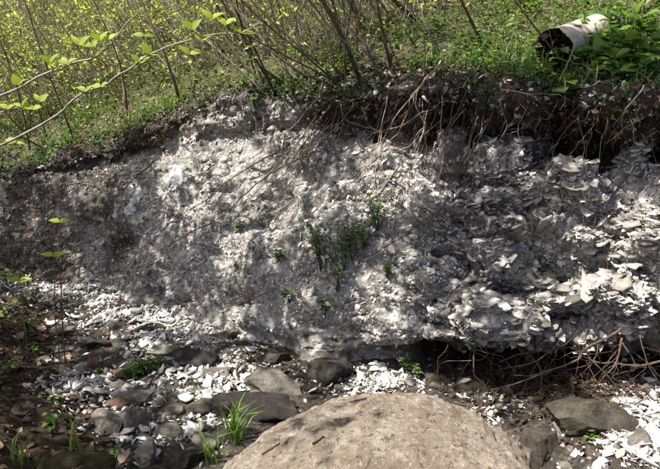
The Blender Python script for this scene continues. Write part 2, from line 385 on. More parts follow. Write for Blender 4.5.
P9 = np.concatenate([pts[:1] * 2 - pts[1:2], pts, pts[-1:] * 2 - pts[-2:-1]])
for j, n in enumerate(SEG):
    a, b_, c_, d_ = P9[j], P9[j + 1], P9[j + 2], P9[j + 3]
    for i in range(n):
        s = i / n
        cr = .5 * ((2 * b_) + (-a + c_) * s + (2 * a - 5 * b_ + 4 * c_ - d_) * s * s + (-a + 3 * b_ - 3 * c_ + d_) * s ** 3)
        rows.append(.55 * cr + .45 * (b_ * (1 - s) + c_ * s)); par.append(j + s)
NFACE = len(rows)
slope = np.interp(cols, [-420, 0, 200, 330, 450, 560, 1100], [.30, .33, .33, .30, .36, .44, .44])
out2 = norm(pts[8][:, :2])
for d in np.concatenate([np.linspace(0, 3, 46), 3 + np.geomspace(.08, 60, 32)]):
    q = pts[8].copy(); q[:, :2] += out2 * d; q[:, 2] += slope * d + .05 * (1 - math.exp(-d * 4)); rows.append(q); par.append(8 + d)
G = np.array(rows); par = np.array(par)[:, None] * np.ones((1, NC)); NR = len(G)
def grid_normals(G):
    n = np.cross(np.gradient(G, axis=1), np.gradient(G, axis=0)); return norm(n)
N0 = grid_normals(G)
gx, gy, _ = project(G)
onface = par < 8
slabm = smooth01(gx, 400, 500) * (par > 2.6) * (par < 6.2)
lipm = smooth01(par, 5.6, 6.6) * smooth01(par, 8.2, 7.7)
h = fbm(G * 1.7, 4, 1) * np.where(onface, .12, .07) + fbm(G * 6, 4, 11) * np.where(onface, .03 + .03 * smooth01(gx, 380, 480), .02)
h += lipm * (.13 * fbm(G * 3.6, 4, 13) + .05 * fbm(G * 11, 4, 14))
h -= onface * (par < 6.4) * .07 * smooth01(np.abs(fbm(G * np.array([3.2, 3.2, 4.5]), 3, 15)), .07, .0) * (.35 + .95 * smooth01(gx, 360, 470))      # cracks
def terrace(v, st): k = np.floor(v / st); f = v / st - k; return st * (k + smooth01(f, .55, .95))
tz = np.clip(smooth01(gx, 380, 480) * .9 + .12, 0, 1) * smooth01(par, 2.6, 3.1) * smooth01(par, 6.4, 5.9)
G_t = G + .10 * np.stack([fbm(G * 3, 2, 18), fbm(G * 3, 2, 19), fbm(G * 3, 2, 20)], -1)
h += tz * .48 * terrace(fbm(G_t * np.array([2.0, 2.0, 5.5]) + .55 * G_t[..., :1] * np.array([0, 0, 1.0]), 3, 16), .22)
w1, c1 = worley(G * np.array([9, 9, 13]), 21); w2, c2 = worley(G * np.array([24, 24, 30]), 31)
rough = .45 + .55 * smooth01(gx, 380, 480)
h += rough * np.where(onface, (.03 * (c1 - .5) - .035 * (w1 - .45)) + (.010 * (c2 - .5) - .012 * (w2 - .4)), 0) * np.where(par > 6.9, .4, 1)
q = G[..., 2] + .30 * G[..., 0] + .06 * fbm(G * 2.5, 3, 41)
q = q + .05 * fbm(G * 7, 3, 43); sk = slabm * smooth01(fbm(G * 2.2, 3, 45), -.35, .15)
h += sk * (.095 * ((q / .105) % 1 - .5) + .04 * ((q / .041) % 1 - .5))
gul = (gx * .80 + gy * .9) / 24 + 1.2 * fbm(G * 1.2, 2, 51)                        # slanting gullies on the left part
h += (1 - smooth01(gx, 330, 440)) * (par > 2.5) * (par < 7) * .05 * np.sin(gul) * smooth01(fbm(G * .9, 2, 55), -.3, .4)
for (cx, cy, rx, ry, dp) in [(243, 300, 16, 8, .22), (178, 302, 9, 6, .12), (497, 168, 22, 6, .12), (556, 262, 16, 7, .14), (465, 262, 8, 10, .08), (300, 178, 12, 8, .1), (210, 250, 8, 6, .1), (160, 268, 9, 5, .1), (340, 200, 7, 5, .08), (262, 228, 12, 7, .07), (410, 250, 9, 6, .09), (225, 190, 9, 5, .08), (120, 240, 10, 5, .09), (315, 325, 12, 6, .1), (470, 300, 14, 6, .12), (520, 285, 16, 6, .13), (630, 235, 18, 5, .12), (585, 318, 16, 5, .12), (450, 215, 14, 7, .12), (430, 305, 14, 8, .1), (275, 352, 20, 9, .14), (600, 215, 18, 5, .08), (520, 215, 12, 6, .1)]:
    h -= dp * np.exp(-(((gx - cx) / rx) ** 2 + ((gy - cy) / ry) ** 2)) * onface
h *= smooth01(par, 0, .6)
h *= np.where(par > 8, np.minimum(1, .5 + (par - 8) * .1 + .5), 1)
G = G + N0 * h[..., None]
NRM = grid_normals(G); gx, gy, gf = project(G)
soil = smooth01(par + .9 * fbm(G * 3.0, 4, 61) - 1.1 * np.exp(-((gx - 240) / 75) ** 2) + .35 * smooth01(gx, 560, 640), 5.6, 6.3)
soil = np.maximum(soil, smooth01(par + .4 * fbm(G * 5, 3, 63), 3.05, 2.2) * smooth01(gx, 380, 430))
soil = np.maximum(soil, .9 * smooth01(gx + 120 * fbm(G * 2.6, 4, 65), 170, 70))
soil = np.maximum(soil, .7 * smooth01(fbm(G * 2.1, 4, 66), .36, .55) * onface)
soil = np.clip(soil, 0, 1)

def quads(nr, nc, r0=0):
    i, j = np.meshgrid(np.arange(nr - 1), np.arange(nc - 1), indexing='ij'); a = i * nc + j
    return np.stack([a, a + 1, a + nc + 1, a + nc], -1).reshape(-1, 4)
FQ = quads(NFACE + 3, NC); bankV = G[:NFACE + 3].reshape(-1, 3)
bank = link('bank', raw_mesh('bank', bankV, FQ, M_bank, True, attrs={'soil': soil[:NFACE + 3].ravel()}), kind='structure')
hillV = G[NFACE + 2:].reshape(-1, 3); HQ = quads(NR - NFACE - 2, NC)
hillside = link('hillside', raw_mesh('hillside', hillV, HQ, M_hill, True), kind='structure')

# stream bed, with the dark slope of the near left side
def axis(lo, hi, f0, f1, step, far):
    a = np.arange(f0, f1, step); l = f0 - np.geomspace(step, f0 - lo, far)[::-1]; r = f1 + np.geomspace(step, hi - f1, far); return np.concatenate([l, a, r])
bx = axis(-60, 60, -3.4, 2.8, .019, 24); by = axis(-60, 8.5, 1.5, 5.6, .019, 20)
EA = np.array([-.97, 2.35]); EN = norm(np.array([-2.15, -1.35]))
def bed_z(x, y):
    p = np.stack([x, y, x * 0], -1); d = (x - EA[0]) * EN[0] + (y - EA[1]) * EN[1] + .16 * fbm(p * 1.7, 3, 71)
    z = .05 * fbm(p * 1.3, 3, 72) + .022 * fbm(p * 6, 4, 73) + .010 * fbm(p * 22, 3, 74) - .02
    s = np.log1p(np.exp(np.clip(d, -3, 8) * 9)) / 9
    z = z + .42 * np.minimum(s, 1.2 + .25 * s) + .05 * smooth01(d, .05, .5) * fbm(p * 4, 3, 75)
    z = z + .16 * smooth01(x, .55, 1.3) * smooth01(y, 3.5, 2.3)
    z = z + .10 * smooth01(y, 3.9, 5.6)
    return z, smooth01(d + .2 * fbm(p * 3, 3, 77), -.14, .05)
BX, BY = np.meshgrid(bx, by); bz, bsoil = bed_z(BX, BY); BG = np.stack([BX, BY, bz], -1)
stream_bed = link('stream_bed', raw_mesh('stream_bed', BG.reshape(-1, 3), quads(len(by), len(bx)), M_bed, True, attrs={'soil': bsoil.ravel()}), kind='structure')

allV = np.concatenate([bankV, hillV, BG.reshape(-1, 3)])
allF = np.concatenate([FQ, HQ + len(bankV), quads(len(by), len(bx)) + len(bankV) + len(hillV)])
tree_bvh = BVHTree.FromPolygons(allV.tolist(), allF.tolist())
def hit(px, row):
    d = ray(px, row); loc, n, i, dist = tree_bvh.ray_cast(Vector(CAM), Vector(norm(d)))
    if loc is None: return at(px, row, 8), np.array([0, 0, 1.0])
    n = np.array(n); n = -n if n @ d > 0 else n
    return np.array(loc), n
def ground(x, y, z=30):
    loc, n, i, dist = tree_bvh.ray_cast(Vector((x, y, z)), Vector((0, 0, -1)))
    return (np.array(loc) if loc is not None else np.array([x, y, 0.0]))

def cells(G, sel):                         # sampling table of one grid
    a = G[:-1, :-1]; u = G[:-1, 1:] - a; v = G[1:, :-1] - a; n = np.cross(u, v); A = np.linalg.norm(n, axis=-1); n = n / np.maximum(A[..., None], 1e-9)
    c = a + .5 * u + .5 * v; s = np.sign((n * (CAM - c)).sum(-1)); x, y, f = project(c); m = sel & ((c - CAM) @ FWD > .3)
    return dict(a=a[m], u=u[m], v=v[m], n=(n * s[..., None])[m], A=A[m], x=x[m], y=y[m], f=f[m], c=c[m])
def sample(T, N, w):
    p = T['A'] * w; p = p / p.sum(); i = rng.choice(len(p), N, p=p); r = rng.random((N, 2))
    return T['a'][i] + T['u'][i] * r[:, :1] + T['v'][i] * r[:, 1:], T['n'][i], T['x'][i], T['y'][i], i
pc = par[:-1, :-1]; soilc_ = soil[:-1, :-1]
selF = (pc < 8.2) & (gx[:-1, :-1] > -90) & (gx[:-1, :-1] < 750)
TF = cells(G, selF); mF = selF & ((G[:-1, :-1] - CAM) @ FWD > .3)
mm = ((G[:-1, :-1] + .5 * (G[:-1, 1:] - G[:-1, :-1]) + .5 * (G[1:, :-1] - G[:-1, :-1]) - CAM) @ FWD > .3) & selF
TF['par'] = pc[mm]; TF['soil'] = soilc_[mm]
selH = (pc >= 8) & (pc < 40); TH = cells(G, selH)
mmh = ((G[:-1, :-1] + .5 * (G[:-1, 1:] - G[:-1, :-1]) + .5 * (G[1:, :-1] - G[:-1, :-1]) - CAM) @ FWD > .3) & selH
TH['d'] = pc[mmh] - 8
bxx, byy, _ = project(BG); TB = cells(BG, (bxx[:-1, :-1] > -60) & (bxx[:-1, :-1] < 720) & (byy[:-1, :-1] > 230) & (byy[:-1, :-1] < 520))

# ------------------------------------------------------------------ flakes and slabs of the bank
def gauss(x, y, L):
    r = 0
    for (cx, cy, rx, ry, a) in L: r = np.maximum(r, a * np.exp(-(((x - cx) / rx) ** 2 + ((y - cy) / ry) ** 2)))
    return r
N = 53000
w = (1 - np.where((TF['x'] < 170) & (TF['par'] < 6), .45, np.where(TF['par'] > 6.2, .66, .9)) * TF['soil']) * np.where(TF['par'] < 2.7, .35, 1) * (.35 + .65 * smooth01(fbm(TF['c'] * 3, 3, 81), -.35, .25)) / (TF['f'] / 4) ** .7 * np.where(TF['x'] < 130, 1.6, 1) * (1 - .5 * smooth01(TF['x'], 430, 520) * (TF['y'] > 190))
P, n, x, y, i = sample(TF, N, w)
sz = np.exp(rng.normal(math.log(.0105), .55, N)); sz = np.clip(sz, .004, .045)
n2 = norm(n + rvec(N, .36) + np.array([-.1, 0, .25]))
mb = MB(); leftg = smooth01(x, 190, 40)
tint = np.clip(rng.beta(1.9, 1.5, N) + .13 * smooth01(x, 120, 200) + .22 * fbm(P * 2.2, 3, 83) - .22 * leftg + .10 * (x > 520) - .26 * TF['soil'][i], 0, 1)  # sunlight lift put into the tint right of the left end; greyer at left
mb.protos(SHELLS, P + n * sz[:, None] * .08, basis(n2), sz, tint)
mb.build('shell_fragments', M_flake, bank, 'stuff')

SLABME = [raw_mesh('shell', *shell_proto(400 + k, 8 + k % 3, True), M_slab) for k in range(12)]
def put(name, me, P, R, s, parent=None):
    o = bpy.data.objects.new(name, me); COL.objects.link(o)
    M = np.eye(4); M[:3, :3] = R * np.asarray(s)[None, :]; M[:3, 3] = P
    if parent is not None: o.parent = parent
    o.matrix_basis = Matrix(M.tolist()); return o
wS = (1 - TF['soil']) * smooth01(TF['x'] + .35 * (TF['y'] - 250), 400, 520) * (TF['par'] > 2.75) * (TF['par'] < 6.0) * (TF['x'] < 690) * (.2 + .8 * smooth01(fbm(TF['c'] * 2.5, 3, 85), -.3, .3))
P, n, x, y, i = sample(TF, 300, wS)
bed = norm(np.array([-.24, -.22, 1.0]))     # the beds dip to the left and outwards
nb = norm(bed + n * .15 + rvec(300, .085)); sz = np.clip(np.exp(rng.normal(math.log(.058), .34, 300)), .03, .10)
B = basis(nb, tdir=np.cross(nb, n) + rvec(300, .18))
for k in range(300):
    put('shell', SLABME[k % 12], P[k] - n[k] * sz[k] * .48, B[k], (sz[k] * rng.uniform(1, 1.5), sz[k] * 1.1, sz[k] * rng.uniform(.8, 1.3)), bank)
NS = 13000
P, n, x, y, i = sample(TF, NS, wS); sz = np.clip(np.exp(rng.normal(math.log(.023), .45, NS)), .009, .06)
nb = norm(bed + n * .18 + rvec(NS, .11)); mb = MB()
mb.protos(SHELLS, P - n * sz[:, None] * .5, basis(nb, tdir=np.cross(nb, n) + rvec(NS, .3)), np.stack([sz * 1.2, sz * 1.1, sz], -1), np.clip(rng.beta(2.2, 1.8, NS), 0, 1))
mb.build('shell_layers', M_flake, bank, 'stuff')
# bigger knobbly plates of the left and middle face
wK = (1 - TF['soil']) * (TF['par'] > 2.6) * (TF['par'] < 6.3) * (TF['x'] < 470)
NK = 400; P, n, x, y, i = sample(TF, NK, wK); sz = np.clip(np.exp(rng.normal(math.log(.024), .35, NK)), .012, .055); mb = MB()
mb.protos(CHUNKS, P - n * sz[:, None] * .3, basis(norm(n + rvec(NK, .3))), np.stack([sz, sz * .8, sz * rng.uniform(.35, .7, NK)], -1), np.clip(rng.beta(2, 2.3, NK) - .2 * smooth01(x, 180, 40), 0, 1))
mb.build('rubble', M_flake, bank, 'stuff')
# crumbs of soil in the dark upper band
wD = TF['soil'] * (TF['par'] > 5.3); ND = 7500; P, n, x, y, i = sample(TF, ND, wD); sz = np.clip(np.exp(rng.normal(math.log(.010), .5, ND)), .004, .04)
M_crumb = rocky('soil_crumbs', (.02, .015, .011), (.055, .042, .03), (.13, .105, .08), 20, (.26, .24, .22), .8, False)
mb = MB(); mb.protos(PLATES, P, basis(norm(n + rvec(ND, .5))), np.stack([sz, sz * .8, sz * .7], -1), .5); mb.build('soil_crumbs', M_crumb, bank, 'stuff')

# ------------------------------------------------------------------ boulder in front
def lump(seed, sub, radii, power=2.4, amp=.10, fr=2.2, facets=0, fine=.015):
    import bmesh
    bm = bmesh.new(); bmesh.ops.create_icosphere(bm, subdivisions=sub, radius=1)
    V = np.array([v.co[:] for v in bm.verts]); F = np.array([[v.index for v in f.verts] for f in bm.faces]); bm.free()
    r = np.random.default_rng(seed); V = V / (np.abs(V) ** power).sum(-1, keepdims=True) ** (1 / power)
    for _ in range(facets):
        d = norm(r.normal(0, 1, 3)); hh_ = r.uniform(.55, .88); s = V @ d; V = V - np.maximum(s - hh_, 0)[:, None] * d * .98
    d = norm(V); V = V + d * (amp * fbm(V * fr + seed * 3.1, 4, seed) + fine * fbm(V * fr * 7 + seed, 4, seed + 9) + fine * .5 * fbm(V * fr * 22, 3, seed + 5))[:, None]
    return V * np.asarray(radii), F
V, F = lump(5, 7, (.75, .58, .50), 2.25, .10, 1.6, 7, .038); V[:, 2] += .20 * V[:, 0] - .10 * np.maximum(V[:, 0] - .25, 0)
o = link('boulder', raw_mesh('boulder', V, F, M_boulder, True), None, (.11, 1.90, -.02)); o.rotation_euler = (0, 0, math.radians(-4))
bpy.context.view_layer.update(); bl_bvh = BVHTree.FromPolygons([tuple(o.matrix_world @ Vector(v_)) for v_ in V.tolist()], F.tolist())
BOULDER = o
tag(o, 'huge rounded tan boulder at the bottom of the picture, mottled with pale lichen', 'boulder')

# ------------------------------------------------------------------ single rocks of the stream bed
RM = dict(b=M_rock_brown, g=M_rock_grey, d=M_rock_dark, r=M_rock_red, o=M_rock_olive, m=M_rock_moss)
ROCKS = [  # photo x, row, width, height (photo pixels), look, turn, label
 (92, 362, 15, 24, 'r', .1, 'reddish flat stone standing on edge at the left among white shells'),
 (96, 343, 24, 13, 'd', .3, 'dark stone just behind the upright reddish stone'),
 (192, 358, 44, 20, 'd', -.1, 'long dark damp rock beside the green mossy plants'),
 (134, 399, 36, 15, 'g', .1, 'long flat grey rock at the edge of the dark slope'),
 (106, 421, 28, 26, 'g', -.4, 'pale grey block-shaped rock nearest the dark leaf-strewn slope'),
 (131, 421, 28, 26, 'g', .4, 'grey-brown block of rock with slanting top, right of the pale block'),
 (117, 405, 24, 12, 'r', .2, 'small reddish-brown rock above the two grey blocks'),
 (167, 431, 36, 17, 'g', .1, 'brownish flat rock in the lower left rock pile, with white shells round it'),
 (145, 453, 30, 22, 'g', .5, 'grey rock at the bottom left beside a small green plant'),
 (171, 411, 22, 12, 'g', .3, 'small squat grey stone in the middle of the lower left rock pile'),
 (195, 407, 34, 15, 'o', -.1, 'olive-brown mossy rock at the right of the lower left rock pile'),
 (75, 466, 62, 34, 'm', .0, 'rounded brown-green mossy rock at the bottom left edge'),
 (166, 350, 40, 12, 'g', .1, 'flat brown-grey rock lying upstream of the mossy plants'),
 (147, 329, 28, 13, 'd', .5, 'dark grey stone in the upper stream bed between white shells'),
 (127, 371, 22, 13, 'r', .6, 'brown stone directly left of the green mossy plants'),
 (184, 460, 36, 20, 'd', .2, 'dark rock at the bottom edge left of the grass tuft'),
 (120, 385, 20, 9, 'g', .2, 'thin grey slab below the green mossy plants'),
 (205, 440, 26, 14, 'g', -.3, 'grey stone half buried next to the grass tuft'),
 (333, 368, 42, 30, 'd', .2, 'black rounded rock wedged at the foot of the bank behind the boulder'),
 (272, 383, 56, 26, 'g', .0, 'lumpy grey rock left of the black rock at the foot of the bank'),
 (258, 407, 92, 30, 'd', .05, 'broad dark rock added for the dark underside of the lumpy grey rock'),  # added dark lump, stands in for the underside of the lumpy grey rock
 (272, 357, 30, 16, 'd', .4, 'small dark rock in a hollow at the bank foot'),
 (592, 418, 88, 36, 'b', .1, 'dark brown-grey rock under the roots at the right'),
 (538, 444, 44, 40, 'b', .9, 'brownish upright rock between the boulder and the root tangle'),
 (60, 330, 22, 10, 'g', .2, 'small brown-grey stone at the upper left edge of the stream bed'),
 (225, 335, 24, 11, 'g', .2, 'grey stone in the talus at the middle of the bank foot'),
 (215, 372, 26, 12, 'g', .2, 'grey stone between the long dark rock and the broad dark rock'),
 (640, 440, 30, 16, 'g', .3, 'grey stone among white shells at the lower right corner'),
]
for k, (px, r_, wpx, hpx, look, rz, lab) in enumerate(ROCKS):
    P, n = hit(px, r_ + hpx * .3); f = (P - CAM) @ FWD; sx = wpx / FPX * f * .5; szz = hpx / FPX * f * .5
    sy = max(min(sx, szz * 1.5), sx * .55)
    if k == 0: sx, sy, szz = sx, sx * .35, szz
    V, F = lump(700 + k, 4, (sx * 1.2, sy * 1.05, szz * 1.2), 2.9, .12, 1.5, 13, .075)
    me = raw_mesh('rock', V, F, RM[look], True); me.set_sharp_from_angle(angle=.5)
    o = link('rock', me, None, P + np.array([0, sy * .25, szz * .25])); o.rotation_euler = (rng.uniform(-.15, .15), rng.uniform(-.12, .12), rz)
    tag(o, lab, 'rock', 'rocks of the stream bed')
COBBLE = [raw_mesh('cobble', *lump(800 + k, 3, (1, .8, .55), 2.9, .10, 1.3, 13, .05), m, False) for k, m in enumerate([M_rock_grey, M_rock_dark, M_rock_red, M_rock_grey, M_rock_olive, M_rock_grey])]
wC = gauss(TB['x'], TB['y'], [(150, 425, 70, 45, 1), (110, 350, 50, 40, .6), (230, 390, 40, 30, .6), (560, 430, 70, 30, .4), (440, 395, 60, 14, .5)]) * (TB['x'] > 75)
P, n, x, y, i = sample(TB, 240, wC)
for k in range(240):
    s = min(.06, .022 * math.exp(rng.normal(0, .4))); o = put('cobble', COBBLE[k % 6], P[k], basis(norm(n[k:k + 1] + rvec(1, .2)))[0], (s * 1.2, s, s * .8))
    far = 'right' if x[k] > 400 else 'left'
    hue = ['grey', 'dark', 'reddish', 'grey', 'olive', 'grey'][k % 6]; wh = 'near the roots right of the boulder' if x[k] > 480 else 'behind the boulder at the bank foot' if x[k] > 300 else 'around the broad dark rock' if x[k] > 205 else 'in the lower left rock pile' if y[k] > 395 else 'in the upper left stream bed'
    tag(o, 'small ' + hue + ' cobble lying ' + wh, 'cobble', hue + ' cobbles ' + wh)

# ------------------------------------------------------------------ white shells
WC = [  # cx, cy, rx, ry, weight, where
 (75, 293, 75, 13, .8, 'in the band along the foot of the left bank'),
 (165, 326, 62, 22, 1.0, 'in the heap in the middle of the upper stream bed'),
 (92, 380, 34, 26, .9, 'in the patch around the upright reddish stone'),
 (200, 383, 55, 24, 1.0, 'in the heap right of the green mossy plants'),
 (160, 425, 55, 25, .5, 'scattered over the lower left rock pile'),
 (372, 383, 52, 10, 1.0, 'in the strip right behind the boulder'),
 (636, 428, 36, 42, 1.0, 'in the bright heap at the lower right corner'),
 (495, 420, 30, 30, .22, 'in the hollow between the boulder and the roots')]
WME = [raw_mesh('shell', *shell_proto(900 + k, 8 + k % 3, True), M_white) for k in range(10)]
wW = gauss(TB['x'], TB['y'], [c[:5] for c in WC]) * (.12 + smooth01(fbm(TB['c'] * 4.5, 3, 87), -.35, .15))
NW = 12000; P, n, x, y, i = sample(TB, NW, wW ** 1.15)
sz = np.clip(np.exp(rng.normal(math.log(.0175), .45, NW)), .006, .05); show = sz / ((P - CAM) @ FWD); order = np.argsort(-show * np.where(x > 400, .62, 1))
n2 = norm(n + rvec(NW, .5)); B = basis(n2); lift = rng.uniform(-.1, .7, NW) * sz
big = order[:300]
for k in big:
    c = min(range(len(WC)), key=lambda q: ((x[k] - WC[q][0]) / WC[q][2]) ** 2 + ((y[k] - WC[q][1]) / WC[q][3]) ** 2)
    mk = int(rng.integers(10)); look = ('curled' if mk % 3 == 1 else 'flat') + (' larger' if sz[k] > .034 else ' small')
    o = put('oyster_shell', WME[mk], P[k] + n[k] * lift[k], B[k], (sz[k] * 1.15, sz[k] * rng.uniform(.9, 1.4), sz[k] * (1.9 if mk % 3 == 1 else 1.0)))
    tag(o, look.split()[1] + ' ' + look.split()[0] + ' white shell lying ' + WC[c][5], 'shell', look + ' white shells ' + WC[c][5])
rest = order[300:]; mb = MB(); zf = rng.uniform(.15, .5, len(rest))
mb.protos(SHELLS, P[rest] + n[rest] * lift[rest][:, None], B[rest], sz[rest], np.clip(rng.normal(.70, .22, len(rest)), .05, 1))
tag(mb.build('shell_fragments', M_flake, None, 'stuff'), 'fine white shell chips filling in between the white shells of the stream bed', 'gravel')
wG = np.where(TB['x'] > 80, .25, .01) + gauss(TB['x'], TB['y'], [(260, 355, 80, 40, 1), (440, 385, 70, 25, .8), (130, 310, 80, 25, .8), (560, 430, 80, 40, .5)])
NG = 6000; P, n, x, y, i = sample(TB, NG, wG * (.2 + .8 * smooth01(fbm(TB['c'] * 3.5, 3, 89), -.3, .3))); sz = np.clip(np.exp(rng.normal(math.log(.0095), .5, NG)), .004, .035); mb = MB()
mb.protos(PLATES, P, basis(norm(n + rvec(NG, .35))), np.stack([sz, sz * .8, sz * .5], -1), np.clip(rng.beta(1.7, 2.6, NG), 0, 1))
tag(mb.build('gravel', M_flake, None, 'stuff'), 'grey gravel and chips covering the dry stream bed', 'gravel')

# ------------------------------------------------------------------ dead leaves
def face_cam_ok(x, y): return (x > -20) & (x < 680)
NL = 5200; wl_ = np.where(bsoil[:-1, :-1][(bxx[:-1, :-1] > -60) & (bxx[:-1, :-1] < 720) & (byy[:-1, :-1] > 230) & (byy[:-1, :-1] < 520) & ((BG[:-1, :-1] - CAM) @ FWD > -9)][:len(TB['x'])] > .6, 1, .05) if False else smooth01(-( (TB['c'][:, 0] - EA[0]) * -EN[0] + (TB['c'][:, 1] - EA[1]) * -EN[1]), -.12, .1) + .05 * (TB['x'] > 430)
P, n, x, y, i = sample(TB, NL, wl_); sz = np.clip(.022 * np.exp(rng.normal(0, .4, NL)), .01, .05); mb = MB()
mb.protos(DEADL, P + n * rng.uniform(-.006, .015, (NL, 1)), basis(norm(n + rvec(NL, .4))), sz, rng.random(NL) ** 1.5)
tag(mb.build('leaf_litter', M_dead, None, 'stuff'), 'layer of small brown dead leaves on the dark slope at lower left', 'dead leaves')
DME = [raw_mesh('fallen_leaf', V_, F_, M_dead_one) for V_, F_ in DEADL]
P, n, x, y, i = sample(TB, 64, wl_ * (TB['y'] > 300) * (TB['x'] > -5) * (TB['y'] < 475) * (TB['x'] < 130))
for k in range(64):
    s = rng.uniform(.05, .085); o = put('fallen_leaf', DME[k % 6], P[k] + n[k] * .015, basis(norm(n[k:k + 1] + rvec(1, .35)))[0], (s, s, s))
    wh = ('near the grass at the bottom left corner' if y[k] > 435 else 'above the corner grass tuft' if y[k] > 395 else 'halfway up the dark left slope' if y[k] > 350 else 'at the top of the dark left slope'); wide = 'large' if s > .068 else 'medium-sized'
    tag(o, wide + ' dry brown leaf lying ' + wh, 'fallen leaf', wide + ' fallen leaves ' + wh)
for (px, r_, lab) in [(288, 371, 'tan fallen leaf caught in front of the black rock'), (280, 342, 'dry brown leaf lying in the hollow above the small dark rock'), (424, 105, 'orange-brown dead leaf caught in the roots under the overhang'), (310, 336, 'brown dead leaf at the bank foot above the black rock')]:
    P, n = hit(px, r_); s = .055; tag(put('fallen_leaf', DME[px % 6], P + n * .02, basis(norm(n[None] * .5 + np.array([[0, 0, 1.0]]) + rvec(1, .4)))[0], (s, s * .8, s)), lab, 'fallen leaf')
NL = 22000; P, n, x, y, i = sample(TH, NL, np.exp(-TH['d'] / 3.5)); sz = rng.uniform(.025, .065, NL); mb = MB()
mb.protos(LEAF2, P + n * rng.uniform(0, .02, (NL, 1)), basis(norm(n + rvec(NL, .45))), sz, np.clip(rng.random(NL) * .8 + .2, 0, 1))
tag(mb.build('leaf_litter', M_dead, None, 'stuff'), 'brown dead leaves covering the woodland floor above the bank', 'dead leaves')
NB = 2600; P, n, x, y, i = sample(TF, NB, np.where(TF['par'] > 7, 2.5, np.where(TF['par'] > 5.6, 1, .06)) * (TF['par'] > 2.8)); sz = rng.uniform(.015, .05, NB); mb = MB()
mb.protos(DEADL, P + n * .012, basis(norm(n + rvec(NB, .5))), sz, rng.random(NB)); mb.build('caught_leaves', M_dead, bank, 'stuff')

# ------------------------------------------------------------------ thicket on the slope above
def wob(a, b, n, amp, sag=0.0):
    t = np.linspace(0, 1, n)[:, None]; P = np.asarray(a) * (1 - t) + np.asarray(b) * t; L = np.linalg.norm(np.asarray(b) - np.asarray(a))
    q = np.arange(1, 4); W = np.sin(math.pi * t * q) @ (rng.normal(0, .55, (3, 3)) / q[:, None])
    P = P + W * amp * L; P[:, 2] -= sag * 4 * (t * (1 - t))[:, 0] * L
    return P
def grow(stem, twig, leaf, base_, top, r0, ntw, nlf, lsz, sides=6, t0=.15):
    P = wob(base_, top, 9, .07); st = 1 if sides > 3 else 2; L = np.linalg.norm(top - base_); tt = rng.uniform(.2, .8)
    stem.tube(P[::st], np.linspace(r0, r0 * .3, 9)[::st], sides, tt, sides > 3)
    ax = norm(top - base_); pos = []; dirs = []
    for _ in range(ntw):
        s = rng.uniform(t0, 1) ; k = s * 8; i0 = min(int(k), 7); p = P[i0] * (1 - (k - i0)) + P[i0 + 1] * (k - i0)
        d = norm(norm(rvec(1)[0] * np.array([1, 1, .6])) + ax * .8); l = rng.uniform(.25, .8) * min(1, L / 2)
        Q = wob(p, p + d * l, 5, .12); twig.tube(Q[::2], np.linspace(r0 * .35, r0 * .12, 3), 3, tt, False)
        m = rng.poisson(nlf / max(ntw, 1)); u = rng.uniform(.2, 1.05, m); ii = np.clip((u * 4).astype(int), 0, 3)
        pos.append(Q[ii] + (Q[ii + 1] - Q[ii]) * (u * 4 - ii)[:, None]); dirs.append(norm(d[None] * .5 + rvec(m, .6)))
    pos = np.concatenate(pos) if pos else np.zeros((0, 3)); m = len(pos)
    if m:
        dr = np.concatenate(dirs); nn = norm(np.array([0, 0, 1.0]) + rvec(m, .45))
        leaf.protos(LEAF2, pos, basis(nn, tdir=dr), lsz * rng.uniform(.55, 1.25, m), rng.random(m))
def sapling(base_, top, r0, ntw, nlf, lsz, label, group, bark, lm, name='sapling'):
    o = thing(name, label, 'sapling', base_, group); s, t, l = MB(), MB(), MB()
    grow(s, t, l, base_, top, r0, ntw, nlf, lsz)
    s.build('trunk', bark, o, smooth=True)
    if t.n: t.build('twigs', bark, o, 'stuff')
    if l.n: l.build('foliage', lm, o, 'stuff')
    return o
NAMED = [  # base px,row -> point px,row it passes on top, radius, label
 (363, 80, 335, -2, .017, 'straight brown sapling leaning left at the edge of the bank, centre top'),
 (340, 66, 306, -2, .014, 'brown sapling leaning left just behind the straight one at the centre top'),
 (394, 70, 372, -2, .013, 'thin brown sapling standing right of the straight one at the centre top'),
 (422, 24, 406, -2, .030, 'thickest dark trunk at the top edge, right of centre'),
 (181, 100, 124, -2, .016, 'dark sapling leaning left above the left end of the bank'),
 (352, 84, 232, 2, .010, 'low thin sapling slanting far to the left from the bank edge'),
 (487, 44, 470, -2, .012, 'lone thin stem among the green plants left of the birch log'),
 (275, 84, 205, -2, .011, 'thin sapling leaning left above the sunlit top of the bank'),
 (128, 118, 88, 30, .012, 'small brown sapling on the green edge above the dark left bank'),
 (75, 138, 30, 20, .013, 'sapling leaning left over the far left end of the bank')]
for (bp, br, tp, tr_, r0, lab) in NAMED:
    Pb, n = hit(bp, br); q = at(tp, tr_, Pb[1] - .1); top = Pb + (q - Pb) * (2.6 / max(np.linalg.norm(q - Pb), .3))
    sapling(Pb - np.array([0, 0, .06]), top, r0, 11, 60, .045, lab, None, M_bark, M_leaf_spring)
def lean(px): return np.array([-.45 + rng.normal(0, .30), rng.normal(-.05, .2), 1.0])
